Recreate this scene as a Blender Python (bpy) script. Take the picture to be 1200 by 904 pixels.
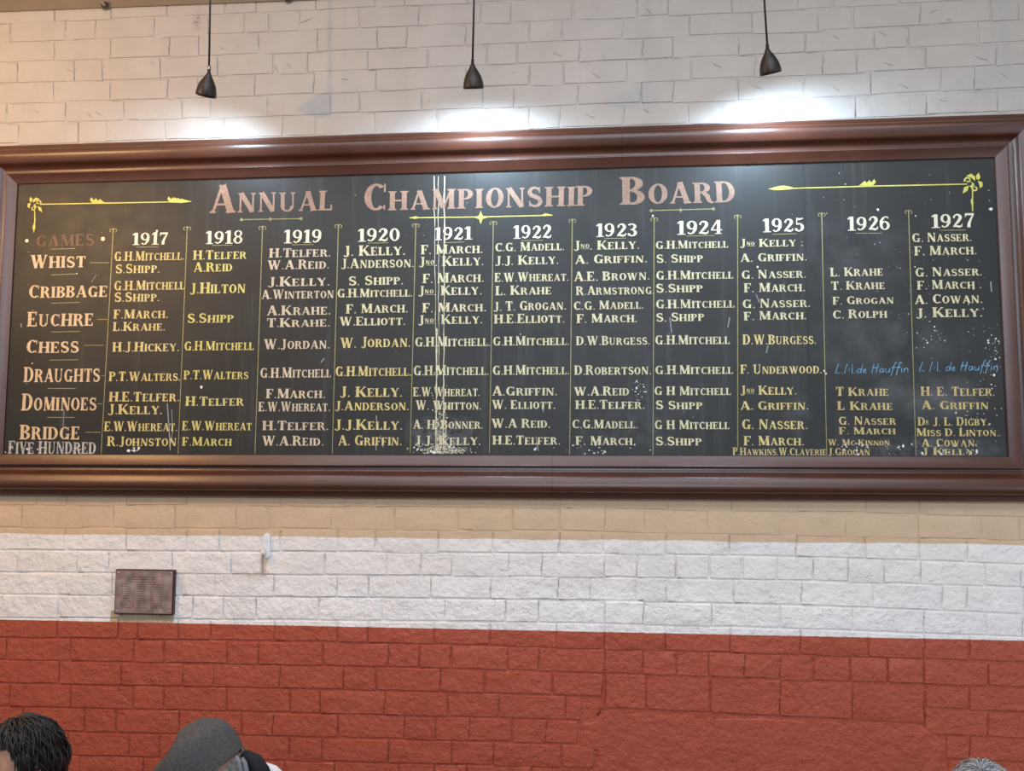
import bpy, bmesh, math, random
from mathutils import Vector, Matrix, noise
random.seed(7)
for o in list(bpy.data.objects): bpy.data.objects.remove(o)
S = bpy.context.scene
COL = S.collection

# ------------------------------------------------------------------ camera
F_PX = 1050.0
CAM = Vector((0.0, -3.37, 1.70))
YAW, PIT, ROLL = math.radians(5.37), math.radians(5.15), math.radians(0.20)
_fw = Vector((-math.sin(YAW)*math.cos(PIT), math.cos(YAW)*math.cos(PIT), math.sin(PIT)))
_r0 = Vector((math.cos(YAW), math.sin(YAW), 0)); _u0 = _r0.cross(_fw)
_r = _r0*math.cos(ROLL) + _u0*math.sin(ROLL)
_u = _u0*math.cos(ROLL) - _r0*math.sin(ROLL)
cd = bpy.data.cameras.new('camera'); cd.sensor_width = 36; cd.lens = F_PX/1200*36
cam = bpy.data.objects.new('camera', cd); COL.objects.link(cam)
cam.matrix_world = Matrix(((_r.x,_u.x,-_fw.x,CAM.x),(_r.y,_u.y,-_fw.y,CAM.y),(_r.z,_u.z,-_fw.z,CAM.z),(0,0,0,1)))
S.camera = cam

# ------------------------------------------------------------------ light
S.view_settings.view_transform = 'Standard'; S.view_settings.look = 'None'
S.view_settings.exposure = 0.20; S.view_settings.gamma = 1.0; S.view_settings.use_curve_mapping = False
W = bpy.data.worlds.new('world'); S.world = W; W.use_nodes = True
W.node_tree.nodes['Background'].inputs[0].default_value = (0.80, 0.88, 1.0, 1)
W.node_tree.nodes['Background'].inputs[1].default_value = 0.30
def light(name, kind, loc, energy, col, size=0.1, aim=None, **kw):
    l = bpy.data.lights.new(name, kind); l.energy = energy; l.color = col
    if kind == 'AREA': l.shape = 'RECTANGLE'; l.size = size; l.size_y = kw.get('size_y', size)
    else: l.shadow_soft_size = size
    o = bpy.data.objects.new(name, l); COL.objects.link(o); o.location = loc
    if aim is not None: o.rotation_euler = (Vector(aim)-Vector(loc)).to_track_quat('-Z','Y').to_euler()
    return o
# two warm room lamps beyond the left edge, a ceiling lamp strip lamp over the room, daylight from high windows behind the camera and a window at the right
light('warm_room_lamp', 'POINT', (-2.69,-1.40,2.96), 52, (1.0,0.57,0.24), 0.018)
light('warm_room_lamp', 'POINT', (-3.18,-1.61,2.95), 26, (1.0,0.59,0.27), 0.018)
light('ceiling_strip_lamp', 'AREA', (0.0,-1.9,3.78), 44, (0.84,0.90,1.0), 4.2, aim=(0.0,-1.1,0), size_y=0.6)
light('high_window_daylight', 'AREA', (0.1,-5.6,3.30), 92, (0.74,0.85,1.0), 3.2, aim=(0.1,0,2.0), size_y=0.8)
light('side_window_daylight', 'AREA', (4.3,-3.2,1.5), 36, (0.78,0.88,1.0), 1.4, aim=(0.9,0,1.0), size_y=1.6)

# ------------------------------------------------------------------ helpers
def ray(px, py):
    return _fw + _r*((px-600.0)/F_PX) - _u*((py-452.0)/F_PX)
def P(px, py, y=0.0):                     # the point on the plane Y=y that the pixel sees
    d = ray(px, py); t = (y-CAM.y)/d.y
    return CAM + d*t
def link(name, me, mat=None, parent=None, smooth=False):
    o = bpy.data.objects.new(name, me); COL.objects.link(o)
    if mat is not None and len(me.materials) == 0: me.materials.append(mat)
    if parent is not None: o.parent = parent
    if smooth:
        me.polygons.foreach_set('use_smooth', [True]*len(me.polygons))
    return o
def mesh(name, vs, fs, mat=None, parent=None, smooth=False):
    me = bpy.data.meshes.new(name); me.from_pydata([tuple(v) for v in vs], [], fs); me.update()
    return link(name, me, mat, parent, smooth)
def from_bm(name, bm, mat=None, parent=None, smooth=False):
    bmesh.ops.recalc_face_normals(bm, faces=bm.faces)
    me = bpy.data.meshes.new(name); bm.to_mesh(me); bm.free()
    return link(name, me, mat, parent, smooth)
def empty(name, loc):
    o = bpy.data.objects.new(name, None); COL.objects.link(o); o.location = loc; o.empty_display_size = 0.05
    return o
def attach(o, parent):                    # parent without moving (parents are unrotated empties)
    o.parent = parent; o.location = Vector(o.location) - Vector(parent.location)
def tag(o, label=None, cat=None, group=None, kind=None):
    if label: o['label'] = label
    if cat: o['category'] = cat
    if group: o['group'] = group
    if kind: o['kind'] = kind
    return o
def box(bm, a, b):
    vs = [bm.verts.new((x,y,z)) for x in (a[0],b[0]) for y in (a[1],b[1]) for z in (a[2],b[2])]
    for f in ((0,1,3,2),(4,6,7,5),(0,4,5,1),(2,3,7,6),(0,2,6,4),(1,5,7,3)): bm.faces.new([vs[i] for i in f])
def lathe(bm, prof, n=20, M=None):
    rings = []
    for r, z in prof:
        ring = []
        for i in range(n):
            a = 2*math.pi*i/n; v = Vector((r*math.cos(a), r*math.sin(a), z))
            ring.append(bm.verts.new(M @ v if M else v))
        rings.append(ring)
    for k in range(len(rings)-1):
        for i in range(n):
            j = (i+1) % n
            bm.faces.new((rings[k][i], rings[k][j], rings[k+1][j], rings[k+1][i]))
    return rings
def tube(bm, pts, rad, n=8, cap=True):
    rings = []
    for i, p in enumerate(pts):
        p = Vector(p); r = rad[i] if isinstance(rad, (list, tuple)) else rad
        d = (Vector(pts[min(i+1, len(pts)-1)]) - Vector(pts[max(i-1, 0)])).normalized()
        a = d.orthogonal().normalized() if i == 0 else (a - d*a.dot(d)).normalized()
        b = d.cross(a)
        rings.append([bm.verts.new(p + (a*math.cos(2*math.pi*k/n) + b*math.sin(2*math.pi*k/n))*r) for k in range(n)])
    for k in range(len(rings)-1):
        for i in range(n):
            j = (i+1) % n; bm.faces.new((rings[k][i], rings[k][j], rings[k+1][j], rings[k+1][i]))
    if cap:
        bm.faces.new(rings[0][::-1]); bm.faces.new(rings[-1])

# ------------------------------------------------------------------ materials
class NT:
    def __init__(s, name):
        s.m = bpy.data.materials.new(name); s.m.use_nodes = True; s.t = s.m.node_tree
        s.b = s.t.nodes['Principled BSDF']
    def n(s, typ, **kw):
        x = s.t.nodes.new(typ)
        for k, v in kw.items(): setattr(x, k, v)
        return x
    def l(s, a, b): s.t.links.new(a, b)
    def val(s, sock, v):
        if hasattr(v, 'is_output') or isinstance(v, bpy.types.NodeSocket): s.l(v, sock)
        else: sock.default_value = v
    def math(s, op, a, b=0.0, clamp=False):
        x = s.n('ShaderNodeMath', operation=op, use_clamp=clamp); s.val(x.inputs[0], a); s.val(x.inputs[1], b); return x.outputs[0]
    def mix(s, f, a, b):
        x = s.n('ShaderNodeMix', data_type='RGBA'); s.val(x.inputs[0], f)
        for i, c in ((6,a),(7,b)):
            if isinstance(c, bpy.types.NodeSocket): s.l(c, x.inputs[i])
            else: x.inputs[i].default_value = (*c, 1) if len(c) == 3 else c
        return x.outputs[2]
    def noise(s, vec, scale, detail=3, rough=0.5):
        x = s.n('ShaderNodeTexNoise'); x.inputs['Scale'].default_value = scale; x.inputs['Detail'].default_value = detail
        x.inputs['Roughness'].default_value = rough
        if vec is not None: s.l(vec, x.inputs['Vector'])
        return x.outputs['Fac']
    def ramp(s, f, lo, hi):
        x = s.n('ShaderNodeMapRange'); x.clamp = True; s.l(f, x.inputs[0]); x.inputs[1].default_value = lo; x.inputs[2].default_value = hi
        return x.outputs[0]
    def bump(s, h, strength=0.5, dist=0.002, prev=None):
        x = s.n('ShaderNodeBump'); s.val(x.inputs['Strength'], strength); x.inputs['Distance'].default_value = dist
        s.l(h, x.inputs['Height'])
        if prev is not None: s.l(prev, x.inputs['Normal'])
        return x.outputs[0]
    def pos(s): return s.n('ShaderNodeNewGeometry').outputs['Position']
def simple(name, col, rough=0.5, metal=0.0, var=0.0, vscale=40, bump=0.0, bscale=200, spec=0.5):
    m = NT(name); m.b.inputs['Roughness'].default_value = rough; m.b.inputs['Metallic'].default_value = metal
    m.b.inputs['Specular IOR Level'].default_value = spec
    p = m.pos()
    if var > 0:
        f = m.ramp(m.noise(p, vscale, 4), 0.3, 0.7)
        m.l(m.mix(f, tuple(c*(1-var) for c in col), tuple(min(1, c*(1+var)) for c in col)), m.b.inputs['Base Color'])
    else: m.b.inputs['Base Color'].default_value = (*col, 1)
    if bump > 0: m.l(m.bump(m.noise(p, bscale, 3), bump, 0.001), m.b.inputs['Normal'])
    return m.m

Z_DADO = P(600, 738.5).z; Z_TAN = P(600, 632).z
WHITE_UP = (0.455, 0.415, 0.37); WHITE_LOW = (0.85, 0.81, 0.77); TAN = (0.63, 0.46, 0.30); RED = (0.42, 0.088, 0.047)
def wall_material():
    m = NT('painted_brick'); p = m.pos()
    sx = m.n('ShaderNodeSeparateXYZ'); m.l(p, sx.inputs[0]); X, Z = sx.outputs[0], sx.outputs[2]
    wob = m.math('MULTIPLY', m.math('SUBTRACT', m.noise(p, 5, 2), 0.5), 0.014)
    fine = m.math('MULTIPLY', m.math('SUBTRACT', m.noise(p, 40, 2), 0.5), 0.004)
    zt = m.math('ADD', m.math('ADD', Z, wob), fine)
    zd = m.math('ADD', Z, m.math('MULTIPLY', fine, 0.7))
    isred = m.ramp(zd, Z_DADO+0.0008, Z_DADO-0.0008)
    istan = m.ramp(zt, Z_TAN-0.0015, Z_TAN+0.0015)
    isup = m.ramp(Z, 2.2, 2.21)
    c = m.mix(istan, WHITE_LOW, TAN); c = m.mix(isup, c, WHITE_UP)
    # unpainted strip below the plaque and the brown run under the hook
    a, b = P(130,724), P(204,724)
    patch = m.math('MULTIPLY', m.math('MULTIPLY', m.ramp(X, a.x-0.001, a.x+0.001), m.ramp(X, b.x+0.001, b.x-0.001)),
                   m.ramp(Z, P(160,700).z, P(160,706).z+0.0)) 
    patch = m.math('MULTIPLY', m.math('MULTIPLY', m.ramp(X, a.x-0.001, a.x+0.001), m.ramp(X, b.x+0.001, b.x-0.001)), m.ramp(Z, P(160,716).z+0.001, P(160,716).z-0.001))
    c = m.mix(patch, c, (0.52,0.41,0.27))
    h = P(309, 660); w2 = P(296, 673)
    st1 = m.math('MULTIPLY', m.ramp(m.math('ABSOLUTE', m.math('SUBTRACT', X, h.x)), 0.016, 0.008), m.math('MULTIPLY', m.ramp(Z, P(309,678).z, P(309,674).z), m.ramp(Z, P(309,650).z, P(309,655).z)))
    st2 = m.math('MULTIPLY', m.ramp(m.math('ABSOLUTE', m.math('SUBTRACT', X, w2.x)), 0.09, 0.02), m.ramp(m.math('ABSOLUTE', m.math('SUBTRACT', Z, w2.z)), 0.014, 0.003))
    st = m.math('MULTIPLY', m.math('MAXIMUM', st1, m.math('MULTIPLY', st2, m.ramp(m.noise(p, 60, 3), 0.35, 0.6))), 0.55)
    c = m.mix(st, c, (0.42,0.30,0.19))
    q = P(231, 26)                                                     # mottled brown mark high on the wall
    sq = m.math('MULTIPLY', m.ramp(m.math('ABSOLUTE', m.math('SUBTRACT', X, q.x)), 0.022, 0.004), m.ramp(m.math('ABSOLUTE', m.math('SUBTRACT', Z, q.z)), 0.05, 0.01))
    sq = m.math('MULTIPLY', sq, m.ramp(m.noise(p, 90, 4), 0.42, 0.62))
    c = m.mix(m.math('MULTIPLY', sq, 0.6), c, (0.12,0.08,0.05))
    c = m.mix(isred, c, RED)
    # slow colour drift and grain
    g = m.ramp(m.noise(p, 7, 4), 0.3, 0.7); hv = m.n('ShaderNodeHueSaturation'); m.l(c, hv.inputs['Color'])
    m.l(m.math('ADD', 0.94, m.math('MULTIPLY', g, 0.10)), hv.inputs['Value'])
    m.l(hv.outputs[0], m.b.inputs['Base Color'])
    m.val(m.b.inputs['Roughness'], m.math('ADD', 0.50, m.math('MULTIPLY', isred, -0.05)))
    m.b.inputs['Specular IOR Level'].default_value = 0.3
    # relief: brush drags and crumbly brick skin; the upper wall is smoother
    low = m.math('ADD', 0.20, m.math('MULTIPLY', m.math('SUBTRACT', 1.0, isup), 0.50))
    low = m.math('MULTIPLY', low, m.math('SUBTRACT', 1.0, m.math('MULTIPLY', m.math('MULTIPLY', istan, m.math('SUBTRACT', 1.0, isup)), 0.55)))
    n1 = m.noise(p, 55, 4, 0.6)
    rid = m.math('ABSOLUTE', m.math('SUBTRACT', m.noise(p, 38, 3, 0.6), 0.5))
    rid = m.ramp(rid, 0.0, 0.06)
    mask = m.ramp(m.noise(p, 13, 2), 0.48, 0.62)
    crack = m.math('SUBTRACT', 1.0, m.math('MULTIPLY', m.math('SUBTRACT', 1.0, rid), mask))
    b0 = m.bump(m.noise(p, 22, 3), low, 0.012)
    b1 = m.bump(n1, low, 0.008, b0)
    b2 = m.bump(crack, m.math('MULTIPLY', low, 0.7), 0.0025, b1)
    b3 = m.bump(m.noise(p, 230, 2), m.math('MULTIPLY', low, 0.5), 0.0015, b2)
    m.l(b3, m.b.inputs['Normal'])
    return m.m
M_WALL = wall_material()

# ------------------------------------------------------------------ the room shell
def slab(name, a, b, mat):
    bm = bmesh.new(); box(bm, a, b); return tag(from_bm(name, bm, mat), kind='structure')
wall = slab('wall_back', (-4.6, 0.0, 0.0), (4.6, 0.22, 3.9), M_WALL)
wall['label'] = 'painted brick wall, cream above, white band, brick red dado below'
floor = slab('floor', (-4.6,-6.0,-0.05), (4.6,0.22,0.0), simple('floor_boards', (0.16,0.10,0.06), 0.45, var=0.2, vscale=6))
ceil = slab('ceiling', (-4.6,-6.0,3.9), (4.6,0.22,3.95), simple('ceiling_paint', (0.62,0.58,0.52), 0.8, var=0.04))

# ------------------------------------------------------------------ bricks
XS = [0,240,480,720,960,1200]
LINES = {
 'L0':[4,-5,-17,-27,-38,-52],'L1':[28,19,7,-2,-14,-27],'L2':[51,42,32,22,10.5,-2],'L3':[74,66,57.5,46.5,37,24],'L4':[97.5,91,81,72,62,50],
 'L5':[122,116,106,98,88.5,76],'L6':[146,139,131,123,115,104],'L7':[170,163.5,156,149,140,131],
 'a':[566,567.5,569,570.5,574,580],'a0':[592,593.5,595,597,601,606],'a1':[618,620,621.5,623.5,628,634],
 'B1':[645,646.5,648,649.5,653.5,662],'B2':[671,673,675,676.5,681.5,689],'B3':[697,699,701.5,704,710.5,720],'B4':[724,726,728,731,738,747],
 'B5':[747.5,751,754.5,761,769,777],'B6':[773.5,778.5,782.5,790,798.5,806],'B7':[801,805.5,810,817,825,835],'B8':[828,833,839,846,855,866],
 'B9':[856,861,867,873.5,883,894],'B10':[884,889,895,901.5,911,922],'B11':[911,917,923,930,940,951]}
def ly(L, x):
    a = LINES[L]
    i = min(4, max(0, int(x//240))); t = (x-240*i)/240.0
    return a[i] + (a[i+1]-a[i])*t
ROWS = [
 ('L0','L1',[-8,64,130,197,264,301,371,440,475,548,585,657,733,808,846,925,1004,1083,1163,1203]),
 ('L1','L2',[-52,13,77,112,181,245,287,316,351,422,491,563,598,671,746,783,858,935,975,1054,1133,1214]),
 ('L2','L3',[-4,65,130,199,233,303,372,443,477,546,620,658,730,807,882,959,999,1078,1161,1194,1275]),
 ('L3','L4',[-45,21,88,121,188,256,321,360,432,502,570,606,679,753,789,866,944,1025,1064,1146,1228]),
 ('L4','L5',[-3,63,130,197,232,299,368,440,475,547,620,660,734,810,885,964,1004,1084,1167,1248]),
 ('L5','L6',[-24,8,77,145,214,248,314,387,422,495,566,603,677,751,789,864,942,1021,1102,1142,1224]),
 ('L6','L7',[-46,22,92,125,193,262,332,370,440,511,583,620,656,731,806,846,925,1003,1086,1169,1250]),
 ('a','a0',[-27,43,78,149,220,292,329,402,440,513,586,656,709,782,857,935,1014,1076,1132,1212]),
 ('a0','a1',[-42,26,97,133,205,277,315,388,462,537,601,656,709,755,829,913,991,1076,1149,1193,1272]),
 ('a1','B1',[-62,8,78,149,220,258,329,396,440,513,578,655,706,780,854,933,1013,1076,1132,1215]),
 ('B1','B2',[-48,22,91,128,202,272,309,381,454,493,530,596,635,709,747,792,831,870,910,952,994,1036,1078,1153,1196,1276]),
 ('B2','B3',[-4,67,132,180,214,253,321,395,432,505,576,654,692,744,781,860,939,1022,1103,1132,1198,1278]),
 ('B3','B4',[-5,69,143,190,226,262,300,374,448,521,592,631,708,754,833,914,998,1082,1155,1198,1279]),
 ('B4','B5',[-5,68,139,162,210,247,322,396,432,509,574,652,709,779,856,937,1017,1082,1135,1216]),
 ('B5','B6',[8,83,157,193,267,304,379,455,492,529,595,631,708,753,792,831,872,914,953,996,1040,1082,1157,1238]),
 ('B6','B7',[-3,70,143,215,251,328,403,441,516,568,647,706]),
 ('B6','B7',[1084,1135,1217]),
 ('B7','B8',[12,84,157,193,266,341,376,451,525,584,662,681]),
 ('B7','B8',[1084,1157,1238]),
 ('B8','B9',[28,100,137,210,284,320,396,474,511,550,600,640,677]),
 ('B8','B9',[1108,1136,1217]),
 ('B9','B10',[6,80,152,188,263,339,378,456,530,579,658,697]),
 ('B9','B10',[1110,1150,1230]),
 ('B10','B11',[22,94,168,241,334,392,468,509,547,622,660]),
 ('B10','B11',[740,781,820]),
 ('B10','B11',[1120,1196,1278]),
]
GAP = 0.0022
def crisp(o):
    o.data.set_sharp_from_angle(angle=math.radians(24)); return o
def brick_geo(q, rnd, depth):
    # q: four world corners TL,TR,BR,BL on the wall plane; returns verts/faces of a soft-edged proud brick
    TL, TR, BR, BL = [Vector(v) for v in q]
    nx, nz = 4, 2
    c = (TL+TR+BR+BL)/4
    vs, fs = [], []
    jit = lambda a: rnd.uniform(-a, a)
    bow_t, bow_b = jit(0.0016), jit(0.0016)
    # joints: some struck deep, some filled flush with paint; top, right, bottom, left
    tanrow = Z_TAN + 0.01 < c.z < 2
    fl = [rnd.random() < p_ for p_ in (((0.12, 0.42, 0.12, 0.42) if c.z < 2 else (0.35, 0.55, 0.35, 0.55)) if not tanrow else (0.7,0.6,0.7,0.6))]
    depth = depth*(0.5 if tanrow else 1.0 if c.z < 2 else 0.72)
    def pt(s, t):
        a = TL.lerp(TR, s); b = BL.lerp(BR, s); v = a.lerp(b, t)
        return v
    gx = GAP/max(0.02, (TR-TL).length); gz = 1.45*GAP/max(0.02, (TL-BL).length)
    ex = 0.0030/max(0.02, (TR-TL).length); ez = 0.0028/max(0.02, (TL-BL).length)
    for j in range(nz+1):
        for i in range(nx+1):
            s = gx+ex+(1-2*(gx+ex))*i/nx; t = gz+ez+(1-2*(gz+ez))*j/nz
            v = pt(s, t); e = (i in (0,nx)) or (j in (0,nz)); k = (i in (0,nx)) and (j in (0,nz))
            y = -depth + jit(0.0003) + (0.0002 if e else 0) + (rnd.uniform(0,0.0008) if k else 0)
            vs.append(Vector((v.x+jit(0.0014), y, v.z + jit(0.0012) + (bow_t if j == 0 else bow_b if j == nz else 0))))
    order = [(i,0) for i in range(nx)] + [(nx,j) for j in range(nz)] + [(i,nz) for i in range(nx,0,-1)] + [(0,j) for j in range(nz,0,-1)]
    n0 = len(vs)
    for (i, j) in order:
        sd = 0 if (j == 0 and i < nx) else 1 if (i == nx and j < nz) else 2 if (j == nz and i > 0) else 3
        flat = fl[sd]; gg = 0.25 if flat else rnd.uniform(0.6, 1.3)
        s = gx*gg+(1-2*gx*gg)*i/nx; t = gz*gg+(1-2*gz*gg)*j/nz; v = pt(s, t)
        vs.append(Vector((v.x+jit(0.0013), (-depth*0.72 if flat else 0.0015), v.z+jit(0.001) + (bow_t if j == 0 else bow_b if j == nz else 0))))
    id_ = lambda i, j: j*(nx+1)+i
    for j in range(nz):
        for i in range(nx): fs.append((id_(i,j), id_(i,j+1), id_(i+1,j+1), id_(i+1,j)))
    m = len(order)
    for k in range(m):
        a, b = id_(*order[k]), id_(*order[(k+1) % m])
        fs.append((a, b, n0+(k+1) % m, n0+k))
    return vs, fs
cells = []      # (visible area in px, quad)
def add_cell(px):
    q = [P(x, y) for x, y in px]
    x0 = max(0, min(px[0][0], px[3][0])); x1 = min(1200, max(px[1][0], px[2][0]))
    y0 = max(0, min(px[0][1], px[1][1])); y1 = min(904, max(px[2][1], px[3][1]))
    if y0 < 400: y1 = min(y1, 170-0.0325*x0)
    else: y0 = max(y0, 583)
    cells.append((max(0, x1-x0)*max(0, y1-y0), q))
for top, bot, js in ROWS:
    lean = 0.0
    for a, b in zip(js[:-1], js[1:]):
        add_cell([(a, ly(top,a)), (b, ly(top,b)), (b, ly(bot,b)), (a, ly(bot,a))])
    if js[0] < 100:                          # carry the course on beyond the left edge
        x = js[0]
        for k in range(3): add_cell([(x-70, ly(top,x-70)), (x, ly(top,x)), (x, ly(bot,x)), (x-70, ly(bot,x-70))]); x -= 70
    if js[-1] > 1190:
        x = js[-1]
        for k in range(2): add_cell([(x, ly(top,x)), (x+82, ly(top,x+82)), (x+82, ly(bot,x+82)), (x, ly(bot,x))]); x += 82
# the tall course of the filled-in opening
tall = [709,757,832,914,999,1083]
tb = lambda x: 831 + (x-720)*0.0445
for a, b in zip(tall[:-1], tall[1:]): add_cell([(a, ly('B6',a)), (b, ly('B6',b)), (b, tb(b)), (a, tb(a))])
# courses under the picture, down to the floor
zb = min(P(x, ly('B11', x)).z for x in (0,600,1200)) - 0.0
row = 0; z = zb
extra = []
while z > 0.05:
    x = -2.35 + (0.12 if row % 2 else 0)
    while x < 2.2:
        wd = 0.115 if random.random() < 0.2 else 0.235
        extra.append([(x,0,z),(x+wd,0,z),(x+wd,0,max(0.0,z-0.086)),(x,0,max(0.0,z-0.086))]); x += wd
    z -= 0.086; row += 1
cells.sort(key=lambda c: -c[0])
rnd = random.Random(3)
keep = [c for c in cells if c[0] > 60][:300]
rest = [c[1] for c in cells if c not in keep] + extra
for area, q in keep:
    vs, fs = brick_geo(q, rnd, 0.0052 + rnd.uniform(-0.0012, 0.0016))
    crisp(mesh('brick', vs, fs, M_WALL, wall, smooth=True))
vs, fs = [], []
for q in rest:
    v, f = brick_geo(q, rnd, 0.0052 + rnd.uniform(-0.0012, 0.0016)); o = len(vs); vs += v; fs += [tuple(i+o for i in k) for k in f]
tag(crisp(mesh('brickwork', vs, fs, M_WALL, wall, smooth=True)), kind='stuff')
# smooth render over the blocked opening
def patch(outline, name, depth):
    bm = bmesh.new(); vs = [bm.verts.new(P(x,y,-depth+0.003)) for x,y in outline]; ins = []
    cx = sum(x for x,_ in outline)/len(outline); cy = sum(y for _,y in outline)/len(outline)
    for x, y in outline:
        d = math.hypot(cx-x, cy-y); ins.append(bm.verts.new(P(x+(cx-x)/d*4, y+(cy-y)/d*3, -depth)))
    bk = [bm.verts.new(P(x,y,0.002)) for x,y in outline]
    n = len(vs)
    for i in range(n):
        j = (i+1) % n
        bm.faces.new((vs[i],vs[j],ins[j],ins[i])); bm.faces.new((bk[i],bk[j],vs[j],vs[i]))
    bm.faces.new(ins)
    return from_bm(name, bm, M_WALL, wall)
ol = [(712,837)]
x = 720
while x < 1080: ol.append((x, tb(x)+5+random.uniform(-2,2))); x += 15
ol += [(1080,852),(1098,862),(1106,880),(1103,897),(1108,915),(1112,960),(700,960),(704,926),(700,906),(700,880),(680,874),(682,850),(696,846),(704,836)]
patch(ol, 'render_patch', 0.0052)
# the upright straight joint at both ends of the blocked opening is left by the brick ends; add a mortar ridge
for pts in ([(709,748),(710.5,765),(708,783),(709,800),(707,815),(706,828),(700,838)], [(1082,750),(1083,775),(1082,800),(1083,820),(1084,845)]):
    bm = bmesh.new(); tube(bm, [P(x+random.uniform(-.6,.6),y,-0.0015) for x,y in pts], [0.003+random.uniform(-.001,.001) for _ in pts], 6)
    from_bm('mortar_ridge', bm, M_WALL, wall, True)
# paint runs and scratches standing proud on the upper wall
runs = [(76,79,12,7),(39,128,8,5),(100,131,8,7),(112,130,6,5),(350,27,14,-5),(322,75,3,9),(335,74,5,4),(255,54,8,4),(175,72,6,3),(400,92,8,1),
        (500,116,4,3),(648,62,10,4),(693,85,10,6),(705,63,6,8),(685,133,12,6),(600,86,5,-2),(835,74,10,5),(880,100,16,5),(755,128,6,4),(935,92,3,3),
        (757,9,6,7),(975,41,8,5),(970,98,14,9),(1035,73,12,4),(1053,98,12,6),(1100,116,10,3),(1090,15,8,-4),(1030,37,10,5),(1142,66,16,5),(1172,85,8,5),(1110,22,5,2),(930,125,18,-6)]
vs, fs = [], []
bm = bmesh.new()
for x, y, dx, dy in runs:
    pts = [P(x+dx*t+random.uniform(-.5,.5), y+dy*t+random.uniform(-.4,.4), -0.0045) for t in (0,.25,.5,.75,1)]
    tube(bm, pts, [0.0006,0.0019,0.0026,0.0018,0.0005], 5)
tag(from_bm('paint_runs', bm, M_WALL, wall, True), kind='stuff')

# ------------------------------------------------------------------ beam at the top of the wall
yb = -0.06
M_BEAM = simple('taupe_beam_paint', (0.20,0.155,0.105), 0.55, var=0.08, vscale=9, bump=0.15, bscale=60)
bl, br = P(0, 13.5, -0.012), P(345, 0.3, -0.012)
zl = lambda x: bl.z + (br.z-bl.z)*(x-bl.x)/(br.x-bl.x)
z0 = zl(-2.0)
beam = empty('wall_beam', (-2.0, -0.0075, z0))
tag(beam, 'taupe painted beam running along the top left of the wall', 'beam')
bm = bmesh.new(); box(bm, (-4.4, -0.0125, 0), (0.25, -0.0075, 1))
for v in bm.verts: v.co.z = zl(v.co.x) + (0.28 if v.co.z > 0.5 else 0)
b = from_bm('beam_body', bm, M_BEAM); attach(b, beam)
M_BOLT = simple('bolt_steel', (0.10,0.085,0.065), 0.5, 0.6, var=0.3, vscale=150); M_BOLTT = simple('bolt_tip', (0.45,0.42,0.42), 0.4, 0.7)
for px, py in ((121,8),(336,0)):
    c = P(px, py, -0.03); z0 = zl(c.x)-0.006; bm = bmesh.new()
    M = Matrix.Translation(Vector((c.x, -0.012, z0+0.012))) @ Matrix.Rotation(math.radians(90),4,'X')
    r = lathe(bm, [(0.0,0.020),(0.011,0.020),(0.0135,0.016),(0.0135,0.004),(0.018,0.003),(0.018,0.0)], 6, M)
    o = from_bm('bolt', bm, M_BOLT); attach(o, beam)
    bm = bmesh.new(); M2 = Matrix.Translation(Vector((c.x+0.004, -0.034, z0+0.008))) @ Matrix.Rotation(math.radians(80),4,'X')
    lathe(bm, [(0.0,0.010),(0.005,0.010),(0.006,0.006),(0.006,-0.004)], 10, M2); o2 = from_bm('bolt_end', bm, M_BOLTT); o2.parent = o

# ------------------------------------------------------------------ championship board
YP = -0.016                                 # face of the black panel
TLc, TRc, BRc, BLc = P(21.5,214.5,YP), P(1166,187,YP), P(1180.5,536,YP), P(4.5,532.5,YP)
XL, XR = (TLc.x+BLc.x)/2, (TRc.x+BRc.x)/2; ZT, ZB = (TLc.z+TRc.z)/2, (BLc.z+BRc.z)/2
board = empty('championship_board', ((XL+XR)/2, 0, ZB-0.17))
tag(board, 'long black honours board lettered in gold inside a brown moulded frame', 'board')
def frame_material():
    m = NT('brown_gloss_paint'); p = m.pos()
    f = m.ramp(m.noise(p, 9, 4), 0.3, 0.7)
    m.l(m.mix(f, (0.056,0.0165,0.0078), (0.078,0.0230,0.0108)), m.b.inputs['Base Color'])
    m.b.inputs['Roughness'].default_value = 0.37; m.b.inputs['Specular IOR Level'].default_value = 0.6; m.b.inputs['Coat Weight'].default_value = 0.25; m.b.inputs['Coat Roughness'].default_value = 0.33
    mp = m.n('ShaderNodeMapping'); mp.inputs['Scale'].default_value = (0.25,1,1); m.l(p, mp.inputs[0])
    b1 = m.bump(m.noise(mp.outputs[0], 120, 3), 0.16, 0.002); b2 = m.bump(m.noise(p, 420, 2), 0.18, 0.0008, b1)
    m.l(b2, m.b.inputs['Normal']); return m.m
M_FRAME = frame_material()
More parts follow.
